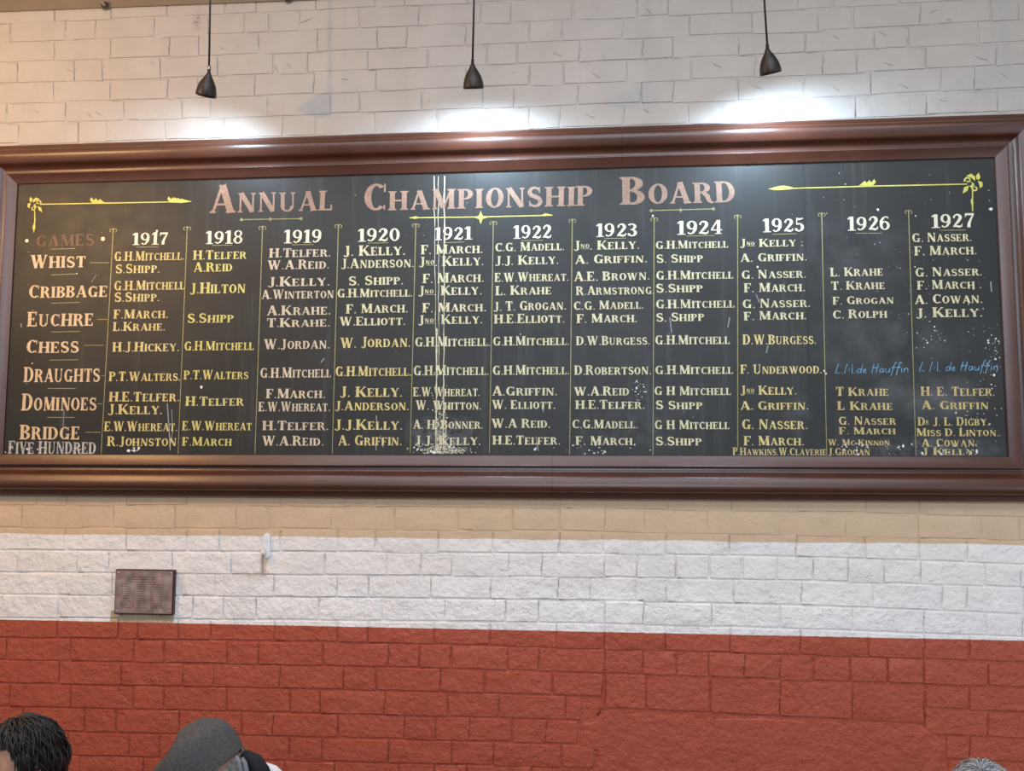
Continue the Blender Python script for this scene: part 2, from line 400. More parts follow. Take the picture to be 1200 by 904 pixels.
# profiles: u outward from the panel edge, h out from the wall
SLIP = [(0.0,0.0125),(0.0,0.0225),(0.003,0.0245),(0.034,0.033),(0.037,0.0355),(0.040,0.0355),(0.0425,0.033),(0.0435,0.0125)]
MOULD = [(0.0435,0.0125),(0.0445,0.021),(0.052,0.0215),(0.060,0.0240),(0.067,0.030),(0.072,0.038),(0.0752,0.0455),(0.078,0.0500),(0.083,0.0528),(0.092,0.0568),
         (0.101,0.0602),(0.108,0.0622),(0.115,0.0626),(0.122,0.0612),(0.129,0.0570),(0.134,0.051),(0.1375,0.043),(0.139,0.035),(0.141,0.033),(0.157,0.031),(0.1585,0.029),(0.1585,0.0095)]
def rail(name, prof, side, s0, s1, mit0, mit1):
    # side: 't','b','l','r'; s0,s1 the ends along it (inner-edge coordinate); mit: extend with u at that end
    vs, fs = [], []
    for (s, mt, sg) in ((s0, mit0, -1), (s1, mit1, 1)):
        for u, h in prof:
            a = s + sg*u*(1 if mt else 0)
            if side == 't': vs.append((a, -h, ZT+u))
            if side == 'b': vs.append((a, -h, ZB-u))
            if side == 'l': vs.append((XL-u, -h, a))
            if side == 'r': vs.append((XR+u, -h, a))
    n = len(prof)
    for i in range(n-1): fs.append((i, i+1, n+i+1, n+i))
    bm = bmesh.new(); bv = [bm.verts.new(v) for v in vs]
    for f in fs: bm.faces.new([bv[i] for i in f])
    for base in (0, n):
        try: bm.faces.new([bv[base+i] for i in range(n)])
        except ValueError: pass
    o = from_bm(name, bm, M_FRAME)
    me = o.data; me.polygons.foreach_set('use_smooth', [len(p.vertices) == 4 for p in me.polygons])
    try: me.set_sharp_from_angle(angle=math.radians(38))
    except Exception: pass
    attach(o, board); return o
xs1, xs2 = P(729,175,-0.05).x, P(647,565,-0.05).x
g = 0.0004
for prof, nm in ((SLIP,'slip'), (MOULD,'moulding')):
    rail(nm, prof, 't', XL, xs1-g, True, False); rail(nm, prof, 't', xs1+g, XR, False, True)
    rail(nm, prof, 'b', XL, xs2-g, True, False); rail(nm, prof, 'b', xs2+g, XR, False, True)
    rail(nm, prof, 'l', ZB, ZT, True, True); rail(nm, prof, 'r', ZB, ZT, True, True)
def panel_material():
    m = NT('black_board_paint'); p = m.pos()
    sx = m.n('ShaderNodeSeparateXYZ'); m.l(p, sx.inputs[0]); X, Z = sx.outputs[0], sx.outputs[2]
    c = m.mix(m.ramp(m.noise(p, 4, 5), 0.3, 0.7), (0.0115,0.0118,0.0095), (0.020,0.0204,0.0175))
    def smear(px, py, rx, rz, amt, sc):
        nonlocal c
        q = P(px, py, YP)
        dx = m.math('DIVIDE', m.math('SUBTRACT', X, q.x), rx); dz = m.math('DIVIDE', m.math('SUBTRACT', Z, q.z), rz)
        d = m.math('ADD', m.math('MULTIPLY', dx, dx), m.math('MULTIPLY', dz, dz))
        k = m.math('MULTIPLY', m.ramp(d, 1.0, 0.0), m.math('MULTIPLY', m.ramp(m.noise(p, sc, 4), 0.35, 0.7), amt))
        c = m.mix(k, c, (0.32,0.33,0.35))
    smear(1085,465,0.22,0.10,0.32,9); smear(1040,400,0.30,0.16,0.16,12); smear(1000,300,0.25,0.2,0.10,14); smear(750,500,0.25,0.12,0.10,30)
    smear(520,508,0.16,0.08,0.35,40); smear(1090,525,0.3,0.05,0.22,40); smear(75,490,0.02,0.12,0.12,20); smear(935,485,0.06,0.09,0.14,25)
    mp = m.n('ShaderNodeMapping'); mp.inputs['Scale'].default_value = (1,1,0.06); m.l(p, mp.inputs[0])
    streak = m.math('MULTIPLY', m.ramp(m.noise(mp.outputs[0], 30, 3), 0.58, 0.75), 0.12)
    c = m.mix(streak, c, (0.16,0.16,0.16))
    m.l(c, m.b.inputs['Base Color'])
    m.val(m.b.inputs['Roughness'], m.math('ADD', 0.42, m.math('MULTIPLY', m.noise(p, 14, 3), 0.2)))
    m.b.inputs['Specular IOR Level'].default_value = 0.5
    m.l(m.bump(m.noise(mp.outputs[0], 60, 3), 0.12, 0.002), m.b.inputs['Normal'])
    return m.m
M_PANEL = panel_material()
panel = empty('panel', (0,0,0)); panel.parent = board; panel.location = (0, 0, 0.17)
panel['label'] = 'black painted board face'
PAN0 = Vector(board.location) + Vector(panel.location)
def on_panel(o): o.parent = panel; o.location = Vector(o.location) - PAN0; return o
seams = [XL-0.004, P(556.5,240,YP).x, P(943,240,YP).x, XR+0.004]
for a, b in zip(seams[:-1], seams[1:]):
    bm = bmesh.new(); box(bm, (a+0.0003, YP, ZB-0.004), (b-0.0003, -0.0095, ZT+0.004)); on_panel(from_bm('board_plank', bm, M_PANEL))

# ------------------------------------------------------------------ lettering: a bold roman alphabet drawn as strokes
TH, TN = 0.225, 0.085
def ribbon(pts, w):
    out = []; n = len(pts)
    w = w if isinstance(w, (list, tuple)) else [w]*n
    L, R = [], []
    for i in range(n):
        a = pts[max(0,i-1)]; b = pts[min(n-1,i+1)]
        dx, dy = b[0]-a[0], b[1]-a[1]; d = math.hypot(dx,dy) or 1; nx, ny = -dy/d*w[i]/2, dx/d*w[i]/2
        L.append((pts[i][0]+nx, pts[i][1]+ny)); R.append((pts[i][0]-nx, pts[i][1]-ny))
    for i in range(n-1): out.append([L[i], R[i], R[i+1], L[i+1]])
    return out
def rect(x0,y0,x1,y1): return [[(x0,y0),(x1,y0),(x1,y1),(x0,y1)]]
def line(x0,y0,x1,y1,w): return ribbon([(x0,y0),(x1,y1)], w)
def serif(x, y, w, up):      # slab serif with a bracket
    h = 0.055; e = 0.075
    y0, y1 = (y, y+h) if up else (y-h, y)
    k = y1 if up else y0; kk = k+0.05*(1 if up else -1)
    return rect(x-w/2-e, y0, x+w/2+e, y1) + [[(x-w/2-e*.6,k),(x+w/2+e*.6,k),(x+w/2,kk),(x-w/2,kk)]]
def stem(x, w=TH, y0=0, y1=1, s0=True, s1=True):
    o = rect(x-w/2, y0, x+w/2, y1)
    if s0: o += serif(x, y0, w, True)
    if s1: o += serif(x, y1, w, False)
    return o
def arc(cx, cy, rx, ry, a0, a1, T=TH, t=TN, n=12):
    O, I = [], []
    for i in range(n+1):
        a = math.radians(a0+(a1-a0)*i/n); c, s = math.cos(a), math.sin(a)
        O.append((cx+rx*c, cy+ry*s)); I.append((cx+(rx-T)*c, cy+(ry-t)*s))
    return [[O[i],O[i+1],I[i+1],I[i]] for i in range(n)]
def sstroke(pts, lo, hi):
    n = len(pts); return ribbon(pts, [lo+(hi-lo)*math.sin(math.pi*i/(n-1))**1.5 for i in range(n)])
def ell(cx,cy,rx,ry,a0,a1,n): return [(cx+rx*math.cos(math.radians(a0+(a1-a0)*i/n)), cy+ry*math.sin(math.radians(a0+(a1-a0)*i/n))) for i in range(n+1)]
def tick(x, y, h, w=TN): return [[(x-w/2,y),(x+w/2,y),(x+w*0.2,y+h),(x-w/2,y+h)]] if h > 0 else [[(x-w/2,y+h),(x+w*0.2,y+h),(x+w/2,y),(x-w/2,y)]]
S_PTS = ell(.35,.74,.22,.215,25,250,9)[:-1] + [(.35,.515)] + ell(.35,.265,.24,.22,70,-160,9)[1:]
G = {}
G['A'] = (.90, line(.14,0,.43,1,TN*1.1)+line(.44,1,.74,0,TH)+rect(.24,.27,.64,.34)+serif(.14,0,.06,True)+serif(.74,0,.18,True)+rect(.33,.93,.5,1))
G['B'] = (.76, stem(.17)+arc(.34,.75,.33,.25,-90,90)+arc(.34,.26,.38,.275,-90,90)+rect(.17,0,.36,TN)+rect(.17,.925,.36,1)+rect(.17,.475,.36,.55))
G['C'] = (.78, arc(.42,.5,.38,.5,48,312)+rect(.66,.68,.72,.98)+rect(.66,.02,.71,.2))
G['D'] = (.84, stem(.17)+arc(.36,.5,.43,.5,-90,90)+rect(.17,0,.37,TN)+rect(.17,1-TN,.37,1))
G['E'] = (.72, stem(.17)+rect(.17,0,.64,TN)+rect(.17,1-TN,.62,1)+rect(.17,.47,.46,.535)+tick(.62,0,.26)+tick(.60,1,-.24)+rect(.42,.38,.48,.63))
G['F'] = (.68, stem(.17)+rect(.17,1-TN,.62,1)+rect(.17,.45,.46,.52)+tick(.60,1,-.26)+rect(.42,.36,.48,.61))
G['G'] = (.86, arc(.42,.5,.38,.5,48,325)+rect(.66,.70,.72,.98)+rect(.60,.0,.76,.42)+rect(.52,.38,.84,.44))
G['H'] = (.90, stem(.18)+stem(.72)+rect(.18,.46,.72,.54))
G['I'] = (.36, stem(.18))
G['J'] = (.56, rect(.28,.12,.46,1)+serif(.37,1,.18,False)+ribbon([(.37,.2),(.35,.03),(.24,-.06),(.12,-.02),(.08,.08)],[.18,.15,.09,.09,.13]))
G['K'] = (.90, stem(.17)+line(.26,.40,.70,.97,TN)+line(.38,.58,.74,.03,TH)+serif(.70,1,.06,False)+serif(.76,0,.16,True))
G['L'] = (.68, stem(.17)+rect(.17,0,.62,TN)+tick(.60,0,.30))
G['M'] = (1.10, stem(.16,TN)+line(.20,1,.54,.06,TH)+line(.54,.06,.88,1,TN)+stem(.90,TH)+rect(.06,.945,.28,1))
G['N'] = (.92, stem(.16,TN)+line(.18,1,.74,.02,TH)+stem(.76,TN,s0=False)+rect(.05,.945,.26,1))
G['O'] = (.84, arc(.42,.5,.39,.5,0,360,n=24))
G['P'] = (.72, stem(.17)+arc(.34,.73,.35,.27,-90,90)+rect(.17,.925,.36,1)+rect(.17,.46,.36,.53))
G['R'] = (.84, stem(.17)+arc(.34,.74,.35,.26,-90,90)+rect(.17,.925,.36,1)+rect(.17,.48,.36,.55)+ribbon([(.40,.52),(.56,.34),(.64,.08),(.74,.0),(.82,.05)],[.16,.2,.17,.1,.05]))
G['S'] = (.70, sstroke(S_PTS,.09,.20)+rect(.53,.70,.59,.98)+rect(.09,.02,.15,.30))
G['T'] = (.78, stem(.39,s1=False)+rect(.05,1-TN,.73,1)+tick(.08,1,-.28)+tick(.70,1,-.28))
G['U'] = (.86, rect(.10,.26,.28,1)+serif(.19,1,.18,False)+rect(.64,.26,.71,1)+serif(.675,1,.07,False)+arc(.405,.28,.31,.30,180,360,.17,.085))
G['V'] = (.86, line(.18,1,.45,0,TH)+line(.45,0,.70,1,TN)+serif(.17,1,.18,False)+serif(.70,1,.06,False))
G['W'] = (1.22, line(.16,1,.40,0,TH*.95)+line(.40,0,.62,1,TN)+line(.58,1,.82,0,TH*.95)+line(.82,0,1.06,1,TN)+serif(.15,1,.16,False)+serif(.58,1,.14,False)+serif(1.06,1,.05,False))
G['Y'] = (.86, line(.15,1,.45,.45,TH)+line(.45,.45,.72,1,TN)+stem(.45,TH,0,.5,True,False)+serif(.15,1,.18,False)+serif(.72,1,.06,False))
G['.'] = (.22, [[(.03,.07),(.11,-.01),(.19,.07),(.11,.15)]])
G[':'] = (.22, G['.'][1]+[[(.05,.5),(.11,.44),(.17,.5),(.11,.56)]])
G[' '] = (.36, [])
G['1'] = (.52, rect(.19,0,.41,1)+rect(.06,0,.54,.06)+[[(.19,1),(.05,.86),(.05,.79),(.19,.84)]])
G['2'] = (.66, ribbon([(.10,.70)]+ell(.32,.72,.19,.22,175,-20,8)+[(.36,.42),(.20,.22),(.08,.05)],[.14,.12,.10,.09,.10,.12,.16,.19,.20,.19,.17,.12,.08])+ribbon([(.06,.08),(.22,.12),(.42,.06),(.56,.10),(.60,.26)],[.08,.14,.16,.10,.05]))
G['3'] = (.64, arc(.28,.755,.29,.245,-80,150,.18)+arc(.28,.275,.32,.275,-150,90,.19)+rect(.2,.49,.34,.56)+rect(.03,.12,.17,.24))
G['4'] = (.70, rect(.38,0,.57,1)+line(.42,1,.06,.30,TN*1.1)+rect(.04,.25,.68,.33)+rect(.28,0,.66,.055))
G['5'] = (.62, rect(.10,.5,.16,1)+ribbon([(.10,.93),(.3,.90),(.52,.96)],[.14,.14,.05])+arc(.27,.31,.31,.31,-150,130,.19)+rect(.03,.12,.16,.25))
G['6'] = (.66, arc(.33,.32,.30,.32,0,360,.17,n=20)+ribbon([(.11,.34),(.13,.64),(.26,.88),(.42,.96),(.56,.86)],[.17,.18,.13,.08,.12]))
G['7'] = (.60, rect(.05,.85,.58,1)+rect(.05,.72,.10,1)+ribbon([(.54,.9),(.38,.55),(.28,.25),(.27,0)],[.08,.13,.18,.2]))
G['8'] = (.64, arc(.32,.75,.26,.25,0,360,.13,.07,20)+arc(.32,.27,.30,.275,0,360,.16,.08,20))
G['9'] = (.66, [[(.66-x,1-y) for x,y in poly] for poly in G['6'][1]])
G['0'] = (.68, arc(.34,.5,.31,.5,0,360,.18,n=24))

def gold(name, c, rough=0.45, wear=0.35):
    m = NT(name); p = m.pos()
    f = m.ramp(m.noise(p, 130, 4, 0.65), 0.34, 0.56)
    g2 = m.ramp(m.noise(p, 16, 2), 0.35, 0.65)
    hi = m.mix(g2, tuple(v*0.82 for v in c), c)
    m.l(m.mix(f, tuple(v*(1-wear) for v in c), hi), m.b.inputs['Base Color']); m.b.inputs['Roughness'].default_value = rough
    return m.m
INK = {
 'gold':  gold('gold_lettering', (0.74,0.60,0.24)), 'yellow': gold('yellow_gold_lettering', (0.72,0.63,0.19)),
 'pale':  gold('pale_gold_lettering', (0.74,0.68,0.40)), 'peach': gold('peach_lettering', (0.70,0.575,0.40)),
 'cream': gold('cream_lettering', (0.82,0.76,0.56), wear=0.2), 'title': gold('faded_title_lettering', (0.37,0.222,0.150), wear=0.4),
 'games': gold('faded_brown_lettering', (0.115,0.060,0.045), wear=0.5), 'game': gold('salmon_gold_lettering', (0.76,0.56,0.34)),
 'white': gold('whitish_lettering', (0.55,0.54,0.50), wear=0.6), 'orn': gold('yellow_ornament', (0.66,0.60,0.12), wear=0.2),
 'rule':  gold('dull_rule_line', (0.36,0.33,0.13), wear=0.4), 'chalk': gold('blue_chalk', (0.20,0.42,0.62), 0.9, 0.5),
 'chip':  simple('bare_chip', (0.74,0.73,0.70), 0.7), 'drip': simple('cream_drip', (0.60,0.56,0.40), 0.6, var=0.3, vscale=90),
 'smudge': simple('grey_scuff', (0.27,0.28,0.30), 0.7), 'ochre': gold('ochre_gold_lettering', (0.64,0.50,0.20))}
YI = YP - 0.0008
trnd = random.Random(11)
def poly_obj(name, polys, ink, label=None):          # polys in world (x,z)
    vs, fs = [], []
    for pl in polys:
        ar = sum(pl[i][0]*pl[(i+1)%len(pl)][1]-pl[(i+1)%len(pl)][0]*pl[i][1] for i in range(len(pl)))
        if ar < 0: pl = pl[::-1]
        fs.append(tuple(range(len(vs), len(vs)+len(pl)))); lay = YI - 0.00003*(len(fs) % 29); vs += [(x, lay, z) for x, z in pl]
    o = mesh(name, vs, fs, INK[ink]); on_panel(o)
    if label: o['label'] = label
    return o
def layout(text, sc):
    # capitals full height, small letters as small capitals, ^x as a raised small letter
    x = 0; out = []; i = 0; sup = False
    while i < len(text):
        ch = text[i]
        if ch == '^': sup = not sup; i += 1; continue
        k = 1.0 if (ch.isupper() or ch.isdigit() or ch in ' .:') else sc
        dy = 0
        if sup: k, dy = 0.42, 0.22
        w, polys = G[ch.upper()]
        jx, jr = trnd.uniform(-.012,.012), trnd.uniform(-.02,.02)
        kh = k*(1+trnd.uniform(-.03,.03))
        for pl in polys: out.append([(x+jx+px*k*1.0+py*jr, dy+py*kh) for px, py in pl])
        x += w*k + 0.045; i += 1
        if sup and (i >= len(text) or text[i] == '^'):
            out += rect(x-0.75, 0.10, x-0.03, 0.135)
    return out, x-0.045
def letter(text, x0, x1, yb, yt, ink='gold', sc=0.80):
    # words are painted one by one
    ws = text.split(' '); 
    if len(ws) == 1: return word(text, x0, x1, yb, yt, ink, sc)
    st = trnd.getstate(); wid = [layout(w, sc)[1] for w in ws]; trnd.setstate(st)
    tot = sum(wid) + 0.40*(len(ws)-1); x = x0
    for w, k in zip(ws, wid):
        e = x + (x1-x0)*k/tot; word(w, x, e, yb-(0.5*(x+e)-0.5*(x0+x1))*0.022*(1 if yb < 420 else 0), yt-(0.5*(x+e)-0.5*(x0+x1))*0.022*(1 if yb < 420 else 0), ink, sc); x = e + (x1-x0)*0.40/tot
def word(text, x0, x1, yb, yt, ink='gold', sc=0.80, name='lettering'):
    polys, w = layout(text, sc)
    xm = (x0+x1)/2
    A, B = P(x0, yb, YI), P(x1, yb, YI); Zb = P(xm, yb, YI).z; H = P(xm, yt, YI).z - Zb
    sx = (B.x-A.x)/w
    poly_obj(name, [[(A.x+px*sx, Zb+py*H) for px, py in pl] for pl in polys], ink)
def pxpoly(name, polys, ink):
    poly_obj(name, [[(lambda q:(q.x,q.z))(P(x,y,YI)) for x,y in pl] for pl in polys], ink)
def pxline(name, pts, w, ink): pxpoly(name, ribbon(pts, w), ink)

# title
letter('Annual', 244.5, 390.5, 248.3, 216.2, 'title', 0.70); letter('Championship', 425, 695, 244.2, 211.3, 'title', 0.70); letter('Board', 726.7, 863.3, 238.6, 205.0, 'title', 0.72)
GR = {1:(0,200,220/994),2:(0,380,220/947),3:(200,200,200/904),4:(200,380,200/861),5:(380,200,200/904),6:(380,380,200/861),
      7:(570,200,200/904),8:(570,380,200/861),9:(760,200,210/949),10:(760,380,210/904),11:(960,180,240/986),12:(960,380,240/1033)}
TXT = {
1:[('Games',190,500,400,340,'games',1.0),('Whist',160,455,515,447,'game',.88),('Cribbage',150,570,672,603,'game',.86),('Euchre',142,497,824,748,'game',.86),
   ('1917',698,888,393,328,'cream'),('G.H.Mitchell.',605,975,476,428,'gold'),('S.Shipp.',610,845,543,495,'gold'),('G.H.Mitchell',603,978,632,582,'gold'),
   ('S.Shipp.',605,845,694,645,'gold'),('F.March.',600,890,783,735,'gold'),('L.Krahe.',597,875,848,802,'gold')],
2:[('Chess',130,398,145,80,'game',.86),('Draughts',118,505,292,215,'game',.86),('Dominoes',107,487,436,352,'game',.78),('Bridge',98,402,582,508,'game',.86),
   ('Five Hundred',40,485,655,590,'white',.92),('H.J.Hickey.',567,905,138,90,'gold'),('P.T.Walters.',548,910,287,240,'gold'),('H.E.Telfer.',548,905,390,342,'gold'),
   ('J.Kelly.',543,820,455,405,'gold'),('E.W.Whereat.',525,895,540,492,'gold'),('R.Johnston',540,890,615,567,'gold')],
3:[('1918',183,382,388,320,'cream'),('1919',597,800,384,313,'cream'),('H.Telfer',118,402,470,422,'yellow'),('A.Reid',120,328,535,487,'yellow'),
   ('J.Hilton',100,398,650,593,'yellow'),('S.Shipp',87,333,806,757,'yellow'),('H.Telfer.',520,848,458,410,'peach'),('W.A.Reid.',513,840,522,474,'peach'),
   ('J.Kelly.',512,845,612,562,'peach'),('A.Winterton',480,865,678,630,'peach'),('A.Krahe.',507,848,765,713,'peach'),('T.Krahe.',507,845,828,782,'peach')],
4:[('G.H.Mitchell',67,420,132,86,'yellow'),('P.T.Walters',65,393,278,232,'yellow'),('H.Telfer',73,370,412,366,'yellow'),('E.W.Whereat',57,410,536,490,'yellow'),
   ('F.March',57,308,614,570,'yellow'),('W.Jordan.',470,803,125,75,'peach'),('G.H.Mitchell',450,810,270,220,'peach'),('F.March.',480,780,374,326,'peach'),
   ('E.W.Whereat.',442,805,440,392,'peach'),('H.Telfer.',462,798,535,487,'peach'),('W.A.Reid.',460,772,613,565,'peach')],
5:[('1920',175,402,375,307,'cream'),('J. Kelly.',100,430,450,395,'pale'),('J.Anderson.',88,475,515,464,'pale'),('S. Shipp.',128,420,606,557,'pale'),
   ('G.H.Mitchell.',68,467,670,625,'pale'),('F. March.',115,443,754,705,'pale'),('W.Elliott.',80,430,820,773,'pale'),('1921',580,782,367,299,'cream'),
   ('F. March.',512,840,440,392,'pale'),('J^no^. Kelly.',500,845,505,455,'pale'),('F. March.',520,845,593,543,'pale'),('J^no^. Kelly.',497,835,660,610,'pale'),
   ('F. March.',520,858,748,700,'pale'),('J^no^. Kelly.',497,838,813,765,'pale')],
6:[('W. Jordan.',80,435,117,65,'gold'),('G.H.Mitchell.',55,440,262,212,'gold'),('J. Kelly.',77,395,367,315,'gold'),('J.Anderson.',53,428,435,388,'gold'),
   ('J.J.Kelly.',50,395,533,482,'gold'),('A. Griffin.',68,392,612,562,'gold'),('G.H.Mitchell.',457,838,112,64,'pale'),('G.H.Mitchell.',450,830,258,208,'pale'),
   ('E.W.Whereat.',448,785,364,318,'pale'),('W. Whitton.',462,792,432,386,'pale'),('A. H. Bonner.',447,800,528,483,'pale'),('J.J. Kelly.',455,790,610,563,'pale')],
7:[('1922',140,348,360,290,'cream'),('C.G. Madell.',45,413,425,380,'pale'),('J.J. Kelly.',45,383,498,450,'pale'),('E.W.Whereat.',43,437,587,540,'pale'),
   ('L. Krahe',48,345,658,610,'pale'),('J. T. Grogan.',38,423,740,692,'pale'),('H.E.Elliott.',40,415,808,760,'pale'),('1923',577,802,350,280,'cream'),
   ('J^no^. Kelly.',462,810,418,370,'pale'),('A. Griffin.',467,852,490,445,'pale'),('A.E. Brown.',462,865,582,534,'pale'),('R.Armstrong.',475,890,657,610,'pale'),
   ('C.G. Madell.',462,833,735,690,'pale'),('F. March.',478,800,805,758,'pale')],
8:[('G.H.Mitchell.',32,418,107,62,'pale'),('G.H.Mitchell.',30,418,255,208,'pale'),('A.Griffin.',27,358,360,314,'pale'),('W. Elliott.',28,348,428,384,'pale'),
   ('W.A Reid.',27,323,523,478,'pale'),('H.E.Telfer.',30,373,608,563,'pale'),('D.W.Burgess.',452,825,105,60,'pale'),('D.Robertson.',443,832,255,208,'pale'),
   ('W.A.Reid',442,722,360,316,'pale'),('H.E.Telfer.',448,800,428,384,'pale'),('C.G.Madell.',433,765,526,482,'pale'),('F. March.',450,753,610,566,'pale')],
9:[('1924',148,390,338,266,'cream'),('G.H.Mitchell',37,423,412,370,'pale'),('S. Shipp',42,290,487,443,'pale'),('G.H.Mitchell',40,450,575,530,'pale'),
   ('S.Shipp',40,290,645,600,'pale'),('G.H.Mitchell',38,457,728,682,'pale'),('S. Shipp',40,295,798,752,'pale'),('1925',603,827,325,254,'cream'),
   ('J^no^ Kelly :',483,818,403,360,'pale'),('A. Griffin.',485,840,480,436,'pale'),('G. Nasser.',492,835,570,526,'pale'),('F. March.',505,830,642,595,'pale'),
   ('G. Nasser.',497,858,725,680,'pale'),('F. March.',505,838,790,745,'pale')],
10:[('G.H.Mitchell',33,410,102,56,'pale'),('G.H.Mitchell',33,428,252,208,'pale'),('G H Mitchell',28,418,358,314,'pale'),('S Shipp',35,272,430,387,'pale'),
   ('G H Mitchell',30,410,530,486,'pale'),('S.Shipp',35,268,612,568,'pale'),('D.W.Burgess.',475,847,102,52,'gold'),('F. Underwood.',463,875,250,204,'gold'),
   ('J^no^ Kelly.',462,748,356,310,'gold'),('A. Griffin.',462,808,432,388,'gold'),('G. Nasser.',470,802,530,480,'gold'),('F. March.',480,785,612,566,'gold'),
   ('P.Hawkins.W.Claverie',425,897,662,624,'ochre')],
11:[('1926',133,343,370,303,'cream'),('1927',538,747,357,290,'cream'),('G. Nasser.',447,735,424,382,'pale'),('F. March.',458,760,488,444,'pale'),
   ('L. Krahe',53,308,590,548,'pale'),('T. Krahe',58,318,655,615,'pale'),('F. Grogan',65,360,725,688,'pale'),('C. Rolph',65,328,793,752,'pale'),
   ('G. Nasser.',462,785,590,548,'pale'),('F. March .',472,782,652,610,'pale'),('A. Cowan.',458,788,722,678,'pale'),('J. Kelly.',465,788,788,742,'pale')],
12:[('T Krahe',83,352,362,318,'ochre'),('L Krahe',92,372,433,390,'ochre'),('G. Nasser',98,388,508,467,'ochre'),('F. March',100,387,556,520,'ochre'),
   ('W. Mc Kinnon',45,357,612,582,'ochre'),('J.Grogan',45,257,662,625,'ochre'),('H. E. Telfer.',512,887,362,316,'ochre'),('A. Griffin .',515,892,430,387,'ochre'),
   ('D^r^ J. L. Digby.',497,858,512,470,'ochre'),('Miss D. Linton.',490,907,565,527,'ochre'),('A. Cowan.',515,797,618,578,'ochre'),('J Kelly.',517,797,660,625,'ochre')]}
for g_, rows in TXT.items():
    ox, oy, s = GR[g_]
    for r in rows:
        letter(r[0], ox+r[1]*s, ox+r[2]*s, oy+r[3]*s, oy+r[4]*s, r[5], r[6] if len(r) > 6 else 0.80)
def Z_(g_, x, y): ox, oy, s = GR[g_]; return (ox+x*s, oy+y*s)
# short rules under games and years, dashes
UL = [(1,272,416,398,413),(1,268,553,405,547),(1,272,703,422,698),(1,270,855,425,852),(2,250,182,395,180),(2,240,325,382,325),(2,237,471,375,471),
      (1,475,488,578,488),(1,515,788,570,788),(2,425,107,523,107),(2,510,260,527,260),(2,492,403,515,403),(2,432,546,507,546)]
UY = [(1,722,405,840,405),(3,218,397,325,395),(3,642,393,758,392),(5,230,384,340,382),(5,635,382,742,378),(7,185,371,300,369),(7,625,360,740,358),
      (9,200,347,348,344),(9,657,338,785,334),(11,175,384,302,384),(11,580,370,705,368)]
for g_,a,b,c,d in UL+UY: pxline('underline', [Z_(g_,a,b), Z_(g_,c,d)], 0.75, 'rule')
for (x,y,r) in ((31.4,282.3,2.1),(120.6,280.1,2.5)): pxpoly('dot', [[(x+r*math.cos(k*.6283), y+r*math.sin(k*.6283)) for k in range(10)]], 'cream')
# column rules with curled heads
COLS = [((1,600,318),(2,510,655)),((3,88,308),(4,37,655)),((3,487,305),(4,425,655)),((5,75,296),(6,40,655)),((5,485,292),(6,433,650)),((7,37,280),(8,15,650)),
        ((7,455,268),(8,420,660)),((9,30,260),(10,22,660)),((9,472,246),(10,450,625)),((9,917,235),(12,38,665)),((11,430,283),(12,488,665))]
for a, b in COLS:
    (x0,y0),(x1,y1) = Z_(*a), Z_(*b)
    pl = ribbon([(x0,y0-3),(x0+(x1-x0)*.25,y0+(y1-y0)*.25),(x1,y1)], [1.15,1.05,0.8])
    for sg in (-1,1):
        pl += ribbon([(x0,y0+2.5)]+[(x0+sg*(2.3-1.9*math.cos(t)), y0-0.2-1.9*math.sin(t)) for t in (0.2,.9,1.6,2.4,3.1,3.9,4.7)], [.9]*8)
    pxpoly('column_rule', pl, 'rule')
# ornaments
def leafrow(x, y, sc, flip=1):
    pl = []
    for k,(dx,h) in enumerate(((0,7),(5,6),(10,5))):
        x_ = x+flip*dx*sc; pl.append([(x_,y),(x_-flip*3.2*sc,y-h*sc*.5),(x_-flip*1.5*sc,y-h*sc),(x_+flip*1.0*sc,y-h*sc*.6),(x_+flip*5.0*sc,y)])
    return pl
def flower(x, y, sc, flip):
    # acanthus scroll: two curls and three curved petals with gaps between them
    pl = []
    def tr(u, v): return (x+flip*u*sc, y+v*sc)
    for cx, cy, r, a0, dirn in ((-4.2,-3.0,3.6,160,1),(3.2,5.0,3.6,-110,-1)):
        pts = []; ws = []
        for k in range(11):
            a = math.radians(a0+dirn*k*38); rr = r*(1-k*0.075); pts.append(tr(cx+rr*math.cos(a), cy+rr*math.sin(a))); ws.append((1.9-0.09*k)*sc)
        pl += ribbon(pts, ws)
    for p_ in ([(-6,-7.5),(-1,-10),(3.5,-6.5),(3,-2.5),(0,-5),(-3,-6.6)],[(4,-8),(7,-11),(8.5,-6),(6.5,-3.2),(4.6,-4.6)],[(6,-2.5),(10.5,-1.5),(11,3),(8,5),(7.6,1.5)],
               [(-8,4),(-3,2),(-4.5,7.5),(-9.5,10.5)],[(-1.5,-2.2),(2.5,0.5),(-1,4.2),(-2.6,3.2),(0.2,0.6)]):
        pl.append([tr(u,v) for u,v in p_])
    return pl
def T(o, x, y): return (o+x/3.0, y/3.0)
pl = ribbon([T(0,140,718.5),T(0,400,714),T(0,660,709)], [1.2,1.4,1.0]) + leafrow(108.5,238.2,1.0) + leafrow(199,236.6,.9) + leafrow(206,236.6,.8)
pl += [[T(0,590,712),T(0,640,700),T(0,675,709),T(0,640,714)]] + flower(41.5,240,0.85,-1) + ribbon([T(0,122,740),T(0,123,775),T(0,119,818)], [1.0,1.6,.7]) + [[T(0,114,800),T(0,121,780),T(0,125,800),T(0,119,818)]]
pxpoly('ornament', pl, 'orn')
pl = ribbon([T(800,310,664.5),T(800,650,655),T(800,1000,647.5)], [1.0,1.5,1.3]) + leafrow(1023,217.5,1.1,-1) + [[T(800,300,665),T(800,335,655),T(800,355,653),T(800,388,659),T(800,380,666),T(800,330,669)]]
